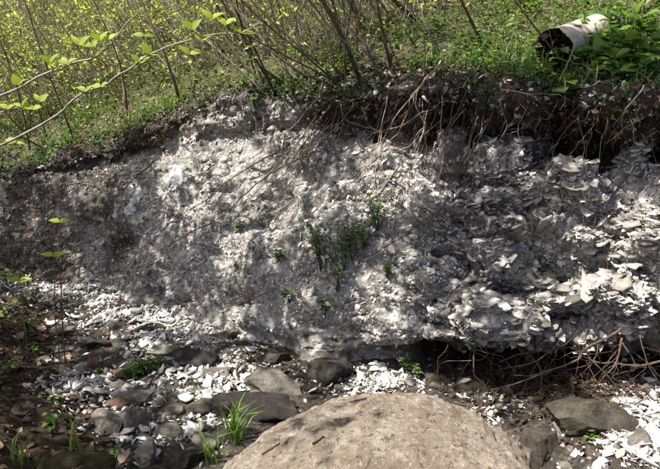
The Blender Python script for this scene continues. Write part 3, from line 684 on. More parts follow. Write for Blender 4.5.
for k in range(26):
    px = rng.uniform(270, 425); Pb, n = hit(px, np.interp(px, [270, 330, 425], [98, 88, 76]) - rng.uniform(0, 14)); d = norm(np.array([rng.normal(-.75, .4), rng.normal(-.15, .2), 1.0])); L = rng.uniform(.9, 2.6)
    wh = 'left of the straight one' if px < 340 else 'beside the straight one' if px < 385 else 'right of the straight one'; ln_ = 'long' if L > 1.75 else 'short'
    sapling(Pb - np.array([0, 0, .05]), Pb + d * L, rng.uniform(.004, .010), 7, 22, .04, ln_ + ' thin stem fanning out from the bank edge ' + wh.replace('one', 'sapling'), ln_ + ' fan stems ' + wh, M_bark if k % 3 else M_bark_grey, M_leaf_spring)
wT = np.where(TH['x'] < 450, 1, .22) * (TH['x'] > -60) * (TH['x'] < 720) * (TH['d'] > .08) * np.exp(-TH['d'] / 4.0)
P, n, x, y, i = sample(TH, 240, wT); dd = TH['d'][i]
for k in range(240):
    L = rng.uniform(1.3, 3.4); d = norm(lean(x[k])); near = dd[k] < 1.5
    where = ['above the dark left end of the bank', 'above the crumpled plastic', 'above the sunlit upper left face', 'behind the leaning saplings at the centre top', 'above the hanging roots right of centre', 'around the birch log'][int(np.digitize(x[k], [110, 210, 310, 420, 520]))]
    size = 'tall' if L > 2.35 else 'short'
    lab, grp = (size + ' slender brown sapling close to the edge ' + where, 'saplings close behind the bank edge') if near else (size + ' slender sapling deeper in the thicket ' + where, 'saplings deep in the thicket')
    grp += ', ' + size + ', ' + where
    sapling(P[k] - np.array([0, 0, .05]), P[k] + d * L, rng.uniform(.005, .013), int(rng.integers(6, 14)), int(rng.integers(15, 70)), rng.uniform(.03, .055), lab, grp, M_bark if rng.random() < .6 else M_bark_grey, M_leaf_spring)
# the wood further up the slope reads as one mass
s_, t_, l_ = MB(), MB(), MB()
P, n, x, y, i = sample(TH, 3000, (TH['d'] > .7) * np.where(TH['x'] < 430, 1, .22) * (TH['x'] > -150) * (TH['x'] < 800) * np.exp(-TH['d'] / 5.0) )
ddk = TH['d'][i]
for k in range(3000):
    L = rng.uniform(.8, 3.4); grow(s_, t_, l_, P[k], P[k] + norm(lean(0) + rvec(1, .18)[0]) * L, rng.uniform(.0025, .008), 5, rng.choice([10, 50, 115]), rng.uniform(.024, .045) * (1 + .06 * ddk[k]), 3)
for src, nm, m in ((s_, 'thicket_stems', M_bark_grey), (t_, 'thicket_twigs', M_bark_grey), (l_, 'thicket_leaves', M_leaf_spring)):
    tag(src.build(nm, m, None, 'stuff'), {'thicket_stems': 'mass of thin grey-brown stems far up the wooded slope', 'thicket_twigs': 'haze of fine twigs between the far stems on the wooded slope', 'thicket_leaves': 'sunlit yellow-green spring leaves of the far thicket'}[nm], 'thicket')
# shrub layer: loose yellow-green leaves low over the slope
NU = 38000; P, n, x, y, i = sample(TH, NU, (TH['d'] > .35) * np.exp(-TH['d'] / 7) * (TH['x'] > -120) * (TH['x'] < 780) * (.25 + smooth01(fbm(TH['c'] * 1.1, 3, 99), -.3, .3)) * np.where(TH['x'] < 300, 1.5, 1) * (1 - .85 * smooth01(TH['x'], 400, 470)))
hgt = rng.gamma(1.6, .28, NU) * np.where(x < 450, 1.2, .7); mb = MB()
mb.protos(LEAF2, P + np.stack([-.35 * hgt, 0 * hgt, hgt], -1), basis(norm(np.array([0, 0, 1.0]) + rvec(NU, .5))), np.clip(.026 * np.exp(rng.normal(0, .45, NU)), .01, .08) * (1 + .05 * TH['d'][i]), rng.random(NU))
tag(mb.build('undergrowth', M_leaf_spring, None, 'stuff'), 'loose yellow-green leaves of low shrubs filling the slope above the bank', 'undergrowth')
# green ground cover along the edge
NU = 40000; wgc = np.exp(-TH['d'] / np.where(TH['x'] > 430, 2.2, 1.9)) * (.14 + smooth01(fbm(TH['c'] * 2.4, 3, 98) + .3 * smooth01(TH['x'], 430, 560) + .12 * smooth01(TH['x'], 280, 140), .0, .3)) * (TH['x'] > -120) * (TH['x'] < 760)
P, n, x, y, i = sample(TH, NU, wgc); hgt = rng.gamma(1.5, .03, NU); mb = MB()
mb.protos(LEAF2, P + np.stack([0 * hgt, 0 * hgt, hgt + .01], -1), basis(norm(np.array([0, -.2, 1.0]) + rvec(NU, .4))), np.clip(.026 * np.exp(rng.normal(0, .4, NU)), .01, .07), rng.random(NU))
tag(mb.build('ground_cover', M_leaf_green, None, 'stuff'), 'low green ground cover growing along the top edge of the bank', 'ground cover')
NGr = 3000; P, n, x, y, i = sample(TH, NGr, wgc * (TH['d'] < 2.5)); mb = MB()
blade = (np.array([[0, -.035, 0], [0, .035, 0], [.12, -.025, .5], [.12, .025, .5], [.42, 0, .85]]), np.array([[0, 1, 3], [0, 3, 2], [2, 3, 4]]))
mb.protos([blade], P, basis(norm(np.array([0, 0, 1.0]) + rvec(NGr, .15))), rng.uniform(.06, .20, NGr), rng.random(NGr))
tag(mb.build('grass', M_leaf_green, None, 'stuff'), 'short green grass between the plants along the top of the bank', 'grass')

NV = 6500; P, n, x, y, i = sample(TF, NV, smooth01(TF['par'], 6.7, 7.6) * (.04 + smooth01(fbm(TF['c'] * 3.4, 3, 97) + .15 * smooth01(TF['x'], 430, 520) + .12 * smooth01(TF['x'], 330, 200), 0, .3))); mb = MB()
mb.protos(LEAF2, P + n * rng.gamma(1.5, .02, NV)[:, None], basis(norm(n + np.array([0, 0, .6]) + rvec(NV, .4))), rng.uniform(.015, .045, NV), rng.random(NV))
tag(mb.build('edge_greenery', M_leaf_dark, None, 'stuff'), 'small green leaves creeping over the top edge of the bank', 'ground cover')
NV = 1000; P, n, x, y, i = sample(TF, NV, (TF['par'] > 7.2) * np.where((TF['x'] > 330) & (TF['x'] < 430), .3, 1)); mb = MB()
mb.protos([blade], P, basis(norm(np.array([0, 0, .7]) + n * .6 + rvec(NV, .2))), rng.uniform(.05, .17, NV), rng.random(NV))
tag(mb.build('edge_grass', M_leaf_green, None, 'stuff'), 'grass hanging over the top edge of the bank', 'grass')

# ------------------------------------------------------------------ leafy plants with single leaves
LEAFME = {}
def leaf_mesh(mat, k):
    if (mat.name, k) not in LEAFME: LEAFME[(mat.name, k)] = raw_mesh('leaf', *LEAFB[k % 3], mat, True)
    return LEAFME[(mat.name, k)]
def leafy_plant(P, hgt, nst, nlf, lsz, label, group=None, mat=M_leaf_plant, up=np.array([0, 0, 1.0]), spread=.45, name='leafy_plant', cat='plant'):
    o = thing(name, label, cat, P, group); mb = MB(); lv = []
    for s in range(nst):
        d = norm(up + rvec(1, spread)[0]); Q = wob(P - up * .02, P + d * hgt * rng.uniform(.6, 1.1), 5, .10); mb.tube(Q, np.linspace(.0035, .0015, 5), 4, .5, False)
        for q in range(nlf):
            u = rng.uniform(.35, 1); ii = min(int(u * 4), 3); p = Q[ii] + (Q[ii + 1] - Q[ii]) * (u * 4 - ii); lv.append((p, d))
    mb.build('stem', M_leaf_dark, o)
    for p, d in lv:
        nn = norm(np.array([[0, -.25, 1.0]]) + rvec(1, .3)); td = norm(rvec(1) * np.array([1, 1, .25]) + d * .2); s = lsz * rng.uniform(.6, 1.2)
        put('leaf', leaf_mesh(mat, int(rng.integers(3))), p - P, basis(nn, tdir=td)[0], (s, s, s), o)
    return o
RIGHT = [(526, 62), (513, 80), (548, 96), (535, 86), (572, 58), (590, 52), (604, 62), (618, 50), (632, 44), (645, 58), (655, 40), (610, 36), (628, 24), (650, 22), (590, 34), (575, 44), (640, 75), (622, 80), (596, 78), (560, 84), (655, 8), (566, 66), (582, 62), (598, 68), (612, 66), (626, 62), (640, 34), (648, 70), (632, 56), (604, 46), (584, 50), (655, 66), (618, 38), (578, 54), (590, 44), (600, 38), (610, 52), (572, 62), (570, 76), (588, 70), (640, 14), (500, 52), (480, 60), (512, 30), (530, 14), (560, 10), (470, 36), (452, 50), (500, 14), (438, 30), (460, 16), (590, 8)]
for k, (px, r_) in enumerate(RIGHT):
    P, n = hit(px, r_)
    if px > 565:
        wh = 'behind the birch log' if r_ < 30 else 'at the right edge beside the birch log' if px > 636 else 'close against the right side of the birch log' if r_ < 56 else 'on the edge between the log and the overhang' if px < 605 else 'on the edge right of the log above the dark overhang'
        lab, g = 'broad-leaved green plant growing ' + wh, 'plants ' + wh
    elif px > 505 and r_ > 50: lab, g = 'broad-leaved green plant growing in front of the hollow end of the birch log', 'plants in front of the log'
    else: lab, g = 'green leafy plant on the slope left of the birch log', 'plants left of the log'
    leafy_plant(P, rng.uniform(.12, .26), 3, int(rng.integers(3, 6)), rng.uniform(.07, .115) if px > 505 else .055, lab, g)
CENTRE = [(330, 70), (352, 62), (375, 60), (398, 50), (410, 66), (425, 56), (300, 78), (318, 72), (286, 92), (262, 84), (240, 92), (360, 40), (385, 36), (258, 100), (225, 104), (205, 116), (180, 112), (160, 128), (140, 130), (115, 136), (95, 146), (60, 150), (30, 158), (10, 150)]
for k, (px, r_) in enumerate(CENTRE):
    P, n = hit(px, r_)
    lab, g = ('small green plant at the bank edge under the leaning saplings, centre top', 'plants at the centre edge') if px > 250 else ('small green plant on the grassy edge above the left bank', 'plants at the left edge')
    leafy_plant(P, rng.uniform(.06, .15), 3, 4, .042, lab, g)
FACEPL = [(322, 262, .16, 'dark green plant on the middle of the bank face, left of three'), (345, 262, .20, 'tall green plant on the middle of the bank face, middle of three'), (347, 236, .12, 'yellowish sprig on the bank face above the tall green plant'), (377, 222, .13, 'dense green plant on the bank face, right of three'), (363, 240, .12, 'green trailing plant between the tall and the dense plant on the face'), (318, 246, .15, 'slender dark sprig at the left side of the green clump on the face'), (334, 250, .2, 'upright green sprig inside the green clump on the face'), (352, 248, .2, 'upright sprig at the right side of the tall green plant'), (370, 214, .13, 'small sprig above the dense green plant'), (340, 275, .14, 'sprig at the lower end of the green clump on the face'), (290, 293, .08, 'small sprig on the lower bank face left of the green plants'), (326, 305, .12, 'bright green plant low on the bank face under the tall plant'), (240, 222, .05, 'tiny green sprig on the sunlit left part of the face'), (281, 250, .06, 'tiny sprig on the grey middle of the face'), (387, 270, .06, 'tiny sprig on the face below the dense green plant'), (386, 338, .10, 'green plant at the bank foot behind the boulder'), (405, 365, .07, 'small bright plant among white shells right behind the boulder'), (417, 371, .06, 'tiny bright plant right of the small bright plant behind the boulder')]
for (px, r_, hgt, lab) in FACEPL:
    P, n = hit(px, r_ + 8); leafy_plant(P + n * .02, hgt * 1.5, 5, 8, .033, lab, None, M_leaf_dull, norm(np.array([0, 0, 1.0]) + .3 * n), .22)
for (px, r_, lab, ns, hgt, ls) in [(130, 378, 'low green mossy plant cushion in the stream bed, left end', 12, .09, .034), (142, 374, 'low green mossy plant cushion in the middle of the stream bed', 13, .10, .034), (158, 366, 'low green mossy plant cushion against the long dark rock', 11, .09, .034), (100, 375, 'small green plant at the foot of the upright reddish stone', 5, .05, .025), (118, 457, 'small green plant at the bottom left beside the mossy rock', 5, .07, .03), (55, 428, 'three-leaved green plant on the dark slope near the bottom left', 3, .08, .045), (12, 372, 'green leafy plant on the dark slope at the left edge', 4, .12, .045), (33, 352, 'small green plant on the dark slope below the white band', 3, .08, .04), (12, 290, 'dark green leafy plant at the left edge below the bank', 6, .25, .05), (5, 320, 'dark green plant at the left edge above the leaf-strewn slope', 4, .15, .05), (55, 405, 'small pale green plant among dead leaves on the dark slope', 3, .05, .03), (455, 437, 'tiny green shoot beside the right end of the boulder', 3, .05, .03), (593, 438, 'tiny green shoot in the debris below the dark brown-grey rock', 2, .05, .03), (30, 327, 'green plant under the twig with paired leaves on the left slope', 4, .09, .04)]:
    P, n = hit(px, r_); leafy_plant(P, hgt, ns, 5, ls, lab, None, M_leaf_plant)
for (px, r_, y_, lab) in [(60, 222, 3.4, 'upper two-leaved bright seedling in front of the dark left bank'), (53, 256, 3.2, 'lower two-leaved bright seedling in front of the dark left bank'), (20, 281, 3.0, 'two-leaved bright seedling at the left edge above the dark slope')]:
    T_ = at(px, r_, y_); g = ground(T_[0] - .08, T_[1] + .05); o = thing('seedling', lab, 'seedling', g); mb = MB(); mb.tube(wob(g, T_, 8, .06), np.linspace(.0042, .0026, 8), 5, .7); mb.build('stem', M_bark, o)
    for s in (-1, 1, .3):
        put('leaf', leaf_mesh(M_leaf_bright, 0), T_ - g, basis(norm(np.array([[.1 * s, -.5, 1.0]])), tdir=np.array([[s, -.1, .35]]))[0], (.065 if abs(s) == 1 else .035,) * 3, o)

# ------------------------------------------------------------------ grass tufts
BL = [raw_mesh('blade', V_, F_, M_grass) for V_, F_ in [(np.array([[0, -.02, 0], [0, .02, 0], [.06, -.02, .35], [.06, .02, .35], [.2, -.014, .65], [.2, .014, .65], [.42 + q, 0, .85 - q * .5]]), np.array([[0, 1, 3], [0, 3, 2], [2, 3, 5], [2, 5, 4], [4, 5, 6]])) for q in (0, .1, .25)]]
for (px, r_, nb_, hh_, lab) in [(236, 440, 34, .25, 'tuft of long green grass left of the boulder'), (212, 462, 16, .20, 'short grass tuft at the bottom edge left of the boulder'), (76, 455, 5, .22, 'few upright grass blades in front of the mossy rock'), (22, 464, 14, .14, 'green grass tuft at the bottom left corner'), (40, 467, 8, .10, 'small grass tuft right of the corner tuft at bottom left')]:
    P, n = hit(px, r_); o = thing('grass_tuft', lab, 'grass tuft', P)
    for k in range(nb_):
        s = hh_ * rng.uniform(.6, 1.25); put('blade', BL[k % 3], np.append(rng.normal(0, .022, 2), -.01), basis(norm(np.array([[0, 0, 1.0]]) + rvec(1, .16)))[0], (s, s, s), o)

# ------------------------------------------------------------------ birch log
A = at(553, 49, 3.98); Bq = hit(634, 14)[0] + np.array([0, .05, -.02]); gA = ground(A[0], A[1]); ax = norm(Bq - A); L = .85; R0 = .13
o = thing('birch_log', 'hollow rotting white birch log lying on top of the bank at the upper right', 'log', A)
u = norm(np.cross(ax, [0, 0, 1.0])); v = np.cross(u, ax)
th = np.linspace(0, 2 * math.pi, 49)[:-1]; ls = np.linspace(0, 1, 40)
def ring_surface(rad, l0, flip, jag):
    V = []
    for s in ls:
        rr = rad * (1 + .08 * fbm(np.stack([np.cos(th) * 1.4, np.sin(th) * 1.4, th * 0 + s * 3], -1), 3, 5)) * (1 - .12 * s)
        off = l0 + (L - l0) * s + (jag * fbm(np.stack([np.cos(th) * 4, np.sin(th) * 4, th * 0], -1), 3, 8) * (1 - s) ** 6)
        V.append(off[:, None] * np.array([0, 0, 1.0]) + rr[:, None] * np.stack([np.cos(th), np.sin(th), 0 * th], -1))
    V = np.array(V).reshape(-1, 3); n = len(th); i, j = np.meshgrid(np.arange(len(ls) - 1), np.arange(n), indexing='ij'); a = i * n + j; b2 = i * n + (j + 1) % n
    F = np.stack([a, b2, b2 + n, a + n], -1).reshape(-1, 4); return V, F[:, ::-1] if flip else F
o.matrix_basis = Matrix(np.block([[np.stack([u, v, ax], -1), A[:, None]], [np.zeros((1, 3)), np.ones((1, 1))]]).tolist())
V, F = ring_surface(R0, 0, False, .05); link('bark', raw_mesh('bark', V, F, M_birch, True), o)
V2, F2 = ring_surface(R0 * .95, .012, True, .06); n = len(th)
V3, F3 = ring_surface(R0 * .62, .04, True, .12)
Vr = np.concatenate([V2, V3]); k0 = len(V2); j = np.arange(n); j2 = (j + 1) % n
Fr = np.concatenate([F2, F3 + k0, np.stack([j, j2, k0 + j2, k0 + j], -1)])
link('rotten_wood', raw_mesh('rotten_wood', Vr, Fr, M_rot, True), o)
mb = MB()
for q in range(26):
    a_ = rng.uniform(0, 6.28); r1 = R0 * rng.uniform(.2, .85); p = np.array([r1 * math.cos(a_), r1 * math.sin(a_), rng.uniform(.0, .2)]); mb.tube(wob(p, p + np.array([rng.normal(0, .02), rng.normal(0, .02), -rng.uniform(.05, .14)]), 4, .1), np.linspace(.012, .003, 4), 5, .5)
link('splinters', raw_mesh('splinters', np.concatenate(mb.V), np.concatenate(mb.F), M_rot), o, kind='stuff')

# ------------------------------------------------------------------ torn plastic
def scrap(px, r_, wpx, hpx, lab, tilt, seed):
    P, n = hit(px, r_); f = (P - CAM) @ FWD; W, H = wpx / FPX * f, hpx / FPX * f; nu, nv = 26, 16
    U, Vv = np.meshgrid(np.linspace(-.5, .5, nu), np.linspace(-.5, .5, nv)); q = np.stack([U * 7 + seed, Vv * 2, U * 0], -1)
    ed = 1 + .8 * fbm(np.stack([U * 9 + seed, U * 0, U * 0], -1), 2, 7) * (Vv < 0)
    z = .15 * H * np.sin(U * 30 + 3 * Vv + 3 * fbm(q, 2, 4)) * (.6 - Vv) + .25 * H * fbm(q * 1.5, 3, 6)
    X = np.stack([W * U * (1 - .25 * Vv), H * Vv * ed, z + .05], -1).reshape(-1, 3)
    keep = (fbm(np.stack([U * 8 + seed, Vv * 4, U * 0], -1), 3, 23)[:-1, :-1] + .9 * (.5 - np.maximum(np.abs(U), np.abs(Vv)))[:-1, :-1] > -.12).ravel()
    rt = norm(np.cross([0, 0, 1.0], n)); rt = norm(rt + tilt * np.array([0, 0, 1.0])); up = np.cross(n, rt)
    o = link('plastic_scrap', raw_mesh('plastic_scrap', X @ np.stack([rt, up, n], 0), quads(nv, nu)[keep], M_plastic, True), None, P)
    m = o.modifiers.new('thickness', 'SOLIDIFY'); m.thickness = .0015; tag(o, lab, 'plastic scrap', 'torn white plastic in the bank')
scrap(182, 176, 36, 20, 'crumpled white plastic sheet stuck under the left lip of the bank', .1, 1)
scrap(137, 205, 40, 13, 'long torn white plastic strip slanting on the dark left bank', .9, 9)

# ------------------------------------------------------------------ roots, fallen twigs
def path(pts_, lift=.03):
    Q = []
    for q in pts_:
        if len(q) == 3: Q.append(at(*q))
        else:
            P, n = hit(*q); Q.append(P + n * lift + norm(CAM - P) * lift)
    Q = np.array(Q); m = len(Q); t = np.linspace(0, m - 1, 8 * (m - 1) + 1); R = np.stack([np.interp(t, np.arange(m), Q[:, k]) for k in range(3)], -1)
    if m > 2:
        for _ in range(6): R[1:-1] = .25 * R[:-2] + .5 * R[1:-1] + .25 * R[2:]
    s = np.linspace(0, 1, len(R)); o_ = rng.uniform(0, 90); Lr = np.linalg.norm(R[-1] - R[0])
    R += .035 * Lr * np.stack([fbm(np.stack([s * 5 + o_, s * 0 + k, s * 0], -1), 3, 17) for k in range(3)], -1) * np.sin(np.pi * s)[:, None] ** .5
    return R
def single(name, pts_, r0, r1, mat, label, cat, group=None, lift=.03, side=0):
    R = path(pts_, lift); o = thing(name, label, cat, R[0], group); mb = MB(); mb.tube(R, np.linspace(r0, r1, len(R)), 6, rng.uniform(.3, .8)); mb.build('stem' if cat == 'twig' else 'main_root', mat, o, smooth=True)
    if side:
        mb = MB()
        for _ in range(side):
            k = int(rng.integers(len(R) // 5, len(R))); d = norm(norm(R[-1] - R[0]) * .7 + rvec(1, .5)[0]); mb.tube(wob(R[k], R[k] + d * rng.uniform(.08, .3), 5, .15), np.linspace(r1, r1 * .4, 5), 4, .5, False)
        mb.build('side_twigs' if cat == 'twig' else 'side_roots', mat, o, 'stuff')
TW = [([(302, 136), (250, 172), (190, 216), (118, 260)], .006, .003, M_bark, 'upper of two long thin dark twigs slanting down the left part of the face', 2),
 ([(318, 150), (262, 186), (200, 226), (132, 268)], .006, .003, M_bark, 'lower of two long thin dark twigs slanting down the left part of the face', 2),
 ([(160, 158), (144, 172), (124, 190)], .010, .006, M_bark, 'short dark stick on the left bank beside the crumpled plastic', 0),
 ([(400, 168), (372, 202), (344, 238)], .006, .003, M_bark, 'thin twig slanting down to the green plants on the middle face', 3),
 ([(470, 180), (440, 208), (400, 238), (366, 260)], .006, .003, M_bark, 'twig slanting down left across the face right of the green plants', 3),
 ([(366, 260), (376, 256), (388, 250)], .007, .005, M_root_pale, 'short tan stick lying on the face under the green plants', 0),
 ([(430, 150), (416, 168), (396, 210), (380, 240)], .005, .002, M_bark, 'thin bent twig hanging from the roots towards the dense green plant', 2),
 ([(472, 170), (455, 200), (430, 222), (395, 235)], .004, .002, M_bark, 'thin side twig on the face below the hanging roots', 2),
 ([(85, 255), (60, 285), (15, 335)], .005, .003, M_bark, 'thin twig slanting down at the left edge in front of the white band', 1),
 ([(76, 232), (48, 262), (20, 285)], .008, .004, M_bark, 'dark stick on the left bank above the white band', 0),
 ([(255, 372), (262, 384), (268, 392)], .006, .005, M_rock_dark if False else M_bark, 'short dark stick on the lumpy grey rock', 0),
 ([(240, 300), (258, 296), (275, 290)], .006, .003, M_bark, 'short twig sticking out of the dark hole in the lower face', 1),
 ([(330, 105), (290, 150), (245, 205), (215, 240)], .004, .002, M_bark_grey, 'fine grey twig hanging down the sunlit upper left face', 2)]
for (pp, r0, r1, m, lab, sd) in TW: single('twig', pp, r0, r1, m, lab, 'twig', None, .02, sd)
UP = [([(344, 104), (346, 124), (372, 131), (400, 124), (421, 111)], .006, .004, M_root_pale, 'pale root looping below the edge of the overhang, left of centre'),
 ([(440, 70), (432, 84), (416, 103), (424, 130), (415, 160)], .010, .005, M_root_pale, 'thickest pale root dropping from the overhang right of centre'),
 ([(508, 90), (528, 98), (548, 110)], .005, .003, M_root_pale, 'pale root crossing the dark overhang below the plants'),
 ([(592, 106), (578, 124), (558, 142)], .004, .003, M_root_pale, 'pale straight root slanting down left under the log'),
 ([(642, 90), (628, 112), (612, 152)], .006, .003, M_root_pale, 'forked pale root at the right end of the overhang'),
 ([(500, 100), (503, 120), (498, 148)], .004, .002, M_root_pale, 'thin pale root hanging straight down below the plants left of the log'),
 ([(574, 46, 3.7), (566, 66, 3.55), (560, 80, 3.5)], .004, .003, M_root_pale, 'thin pale curved stem in front of the birch log'),
 ([(420, 100), (400, 122), (396, 150)], .005, .003, M_root, 'brown root hanging beside the thickest pale root'),
 ([(470, 96), (460, 130), (466, 165), (450, 205)], .006, .003, M_root, 'long brown root hanging over the face in the middle of the overhang'),
 ([(480, 120), (462, 160), (440, 195)], .005, .002, M_root, 'brown root slanting left below the middle of the overhang'),
 ([(340, 112), (322, 150), (318, 175)], .004, .002, M_root, 'brown root hanging at the left end of the overhang'),
 ([(600, 165), (598, 210), (604, 262), (600, 300)], .004, .002, M_root, 'long thin root hanging down over the bright shell layers at right'),
 ([(560, 150), (566, 200), (560, 240)], .003, .002, M_root, 'fine root hanging over the layered shells')]
for (pp, r0, r1, m, lab) in UP: single('hanging_root', pp, r0 * .8, r1 * .55, m, lab, 'root', 'roots of the overhang', .06, 3)
for k in range(34):
    px = rng.uniform(318, 660); r_ = rng.uniform(80, 118); P, n = hit(px, r_); ln = .12 + rng.gamma(1.6, .11); out_ = norm(np.array([n[0], n[1], 0]))
    wh = ['at the left end of the overhang', 'beside the thickest pale root', 'between the thickest pale root and the log', 'below the birch log', 'at the right end of the overhang'][int(np.digitize(px, [380, 450, 530, 590]))]; lo_ = 'long' if ln > .33 else 'short'; RW = (lo_ + ' thin root dangling ' + wh, lo_ + ' thin roots ' + wh)
    d = np.array([rng.normal(-.25, .5), 0, -1.0]); mid = P + d * ln * .5 + out_ * rng.uniform(.03, .09); end = P + d * ln + out_ * rng.uniform(-.02, .09)
    o = thing('hanging_root', RW[0], 'root', P, RW[1]); mb = MB()
    Q = np.concatenate([wob(P - out_ * .02, mid, 6, .16), wob(mid, end, 6, .16)[1:]]); mb.tube(Q, np.linspace(rng.uniform(.0014, .0034), .0007, 11), 5, rng.random()); mb.build('stem', M_root if rng.random() < .6 else M_root_pale, o)
mb = MB()
P, n, x, y, i = sample(TF, 1000, (TF['par'] > 5.9) * TF['soil'] * np.where(TF['x'] > 250, 1, .35))
for k in range(1000):
    ln = rng.gamma(2, .032); d = norm(np.array([rng.normal(-.25, .8), 0, -1.0]) + n[k] * rng.uniform(-.1, .5)); mb.tube(wob(P[k], P[k] + d * ln, 4, .2), [.0014, .0013, .001, .0006], 3, rng.random(), False)
mb.build('root_fringe', M_root, bank, 'stuff')
mb = MB()
P, n, x, y, i = sample(TF, 420, (TF['par'] > 5.9) * TF['soil'] * np.where(TF['x'] > 400, 1, .35))
for k in range(420):
    ln = rng.gamma(2, .055); d = norm(np.array([rng.normal(-.2, .6), 0, -.8]) + n[k] * rng.uniform(-.1, .5)); mb.tube(wob(P[k], P[k] + d * ln, 4, .2), [.0014, .0013, .001, .0006], 3, rng.random(), False)
mb.build('pale_root_fringe', M_root_pale, bank, 'stuff')
for k in range(46):                        # long fine twigs and roots trailing down the face
    px = rng.choice([rng.uniform(315, 480), rng.uniform(330, 640)]); r_ = rng.uniform(84, 125); dx = -rng.uniform(15, 110) if px < 520 else rng.uniform(-45, 10); dr = rng.uniform(60, 150)
    wh = ['left of the green plants', 'above the green plants', 'right of the green plants', 'over the layered shells'][int(np.digitize(px + dx, [300, 390, 470]))]; lo_ = 'longer' if dr > 105 else 'shorter'
    single('trailing_root', [(px, r_), (px + dx * .35 + rng.normal(0, 6), r_ + dr * .45), (px + dx, r_ + dr)], rng.uniform(.0025, .0058), .0014, M_root if k % 3 else M_root_pale, lo_ + ' fine root trailing down the face ' + wh, 'root', lo_ + ' fine trailing roots ' + wh, .035, 2)
LOW = [([(622, 328, 2.9), (596, 345, 2.85), (569, 361, 2.82), (528, 381, 2.85), (490, 391, 2.95)], .011, .006, 'long brown root sweeping left under the undercut'),
 ([(668, 361, 2.8), (632, 366, 2.8), (609, 364, 2.82), (581, 356, 2.85)], .009, .006, 'brown root reaching in from the right edge below the shell layers'),
 ([(516, 345, 3.1), (520, 350, 3.05), (538, 362, 3.0), (541, 380, 2.98), (540, 405, 2.95)], .012, .006, 'bent root dropping to the ground in front of the undercut'),
 ([(580, 352, 2.85), (577, 375, 2.8), (570, 405, 2.78), (566, 425, 2.75)], .004, .002, 'thin straight root hanging in front of the dark brown-grey rock'),
 ([(622, 338, 2.9), (618, 360, 2.82), (606, 375, 2.8), (590, 395, 2.85)], .008, .004, 'root curving down left in front of the right part of the undercut'),
 ([(500, 362, 3.1), (524, 352, 3.0), (562, 347, 2.95), (578, 330, 2.92)], .008, .005, 'root arching along the roof of the undercut'),
 ([(468, 335, 3.2), (474, 345, 3.1), (474, 372, 3.05)], .012, .007, 'short thick root at the left end of the undercut'),
 ([(588, 358, 2.84), (608, 376, 2.8), (628, 400, 2.78)], .007, .004, 'root slanting down right towards the bright white shells'),
 ([(652, 386, 2.7), (612, 398, 2.72), (590, 405, 2.74), (562, 428, 2.7)], .005, .003, 'thin root running over the dark brown-grey rock'),
 ([(640, 335, 2.85), (646, 360, 2.8), (655, 378, 2.78)], .005, .003, 'thin root hanging at the far right under the shell layers'),
 ([(560, 345, 2.95), (534, 362, 2.9), (498, 370, 3.0)], .007, .003, 'root running left from the middle of the undercut roof')]
for (pp, r0, r1, lab) in LOW: single('root', pp, r0 * .75, r1 * .55, M_root, lab, 'root', 'roots of the undercut', .02, 4)
for k in range(34):
    px = rng.uniform(445, 670); P = at(px, rng.uniform(336, 348), rng.uniform(2.95, 3.3)); ln = rng.uniform(.12, .42); d = np.array([rng.normal(-.3, .5), rng.normal(-.15, .1), -1.0]); d = d / abs(d[2]); E = P + d * min(ln, P[2] - .03)
    wh = ['at the left end of the undercut', 'in the middle of the undercut', 'at the right end of the undercut'][int(np.digitize(px, [520, 600]))]; lo_ = 'long' if ln > .27 else 'short'
    o = thing('root', lo_ + ' thin tangled root hanging ' + wh, 'root', P, lo_ + ' thin roots ' + wh); mb = MB(); mb.tube(wob(P, E, 8, .22), np.linspace(rng.uniform(.0015, .004), .0008, 8), 5, rng.random()); mb.build('stem', M_root, o)
for (a_, b_, lab) in [((262, 452), (280, 441), 'short reddish stick lying on the left shoulder of the boulder'), ((350, 400), (366, 396), 'short reddish stick lying on the top ridge of the boulder'), ((312, 441), (324, 434), 'pale brown stick lying on the front of the boulder')]:
    Q = []
    for u_ in np.linspace(0, 1, 6):
        l_c, n_c, _, _ = bl_bvh.ray_cast(Vector(CAM), Vector(norm(ray(a_[0] * (1 - u_) + b_[0] * u_, a_[1] * (1 - u_) + b_[1] * u_ + 3))))
        if l_c is not None: Q.append(np.array(l_c) + np.array(n_c) * .004)
    if len(Q) > 2:
        o = thing('stick', lab, 'stick', Q[0]); mb = MB(); mb.tube(np.array(Q), np.linspace(.0036, .0028, len(Q)), 6, .6); mb.build('stem', M_stick, o, smooth=True)
# twigs and litter caught below the undercut
ND = 500; P, n, x, y, i = sample(TB, ND, gauss(TB['x'], TB['y'], [(560, 395, 90, 28, 1), (40, 340, 50, 60, .35), (470, 390, 40, 20, .6)])); mb = MB()
for k in range(ND):
    d = norm(np.append(rng.normal(0, 1, 2), rng.uniform(.0, .35))); mb.tube(wob(P[k] + [0, 0, .008], P[k] + d * rng.uniform(.05, .2) + [0, 0, .01], 4, .15), [.003, .0028, .0025, .0015], 4, rng.random(), False)
tag(mb.build('twig_litter', M_root, None, 'stuff'), 'broken twigs and root bits strewn on the ground under the roots', 'twigs')
NL = 900; P, n, x, y, i = sample(TB, NL, gauss(TB['x'], TB['y'], [(560, 385, 90, 28, 1), (280, 370, 60, 25, .25), (600, 440, 50, 20, .4)])); mb = MB()
mb.protos(DEADL, P + n * .012, basis(norm(n + rvec(NL, .5))), rng.uniform(.02, .05, NL), rng.random(NL) * .7)
tag(mb.build('leaf_litter', M_dead, None, 'stuff'), 'brown dead leaves gathered below the undercut and roots', 'dead leaves')

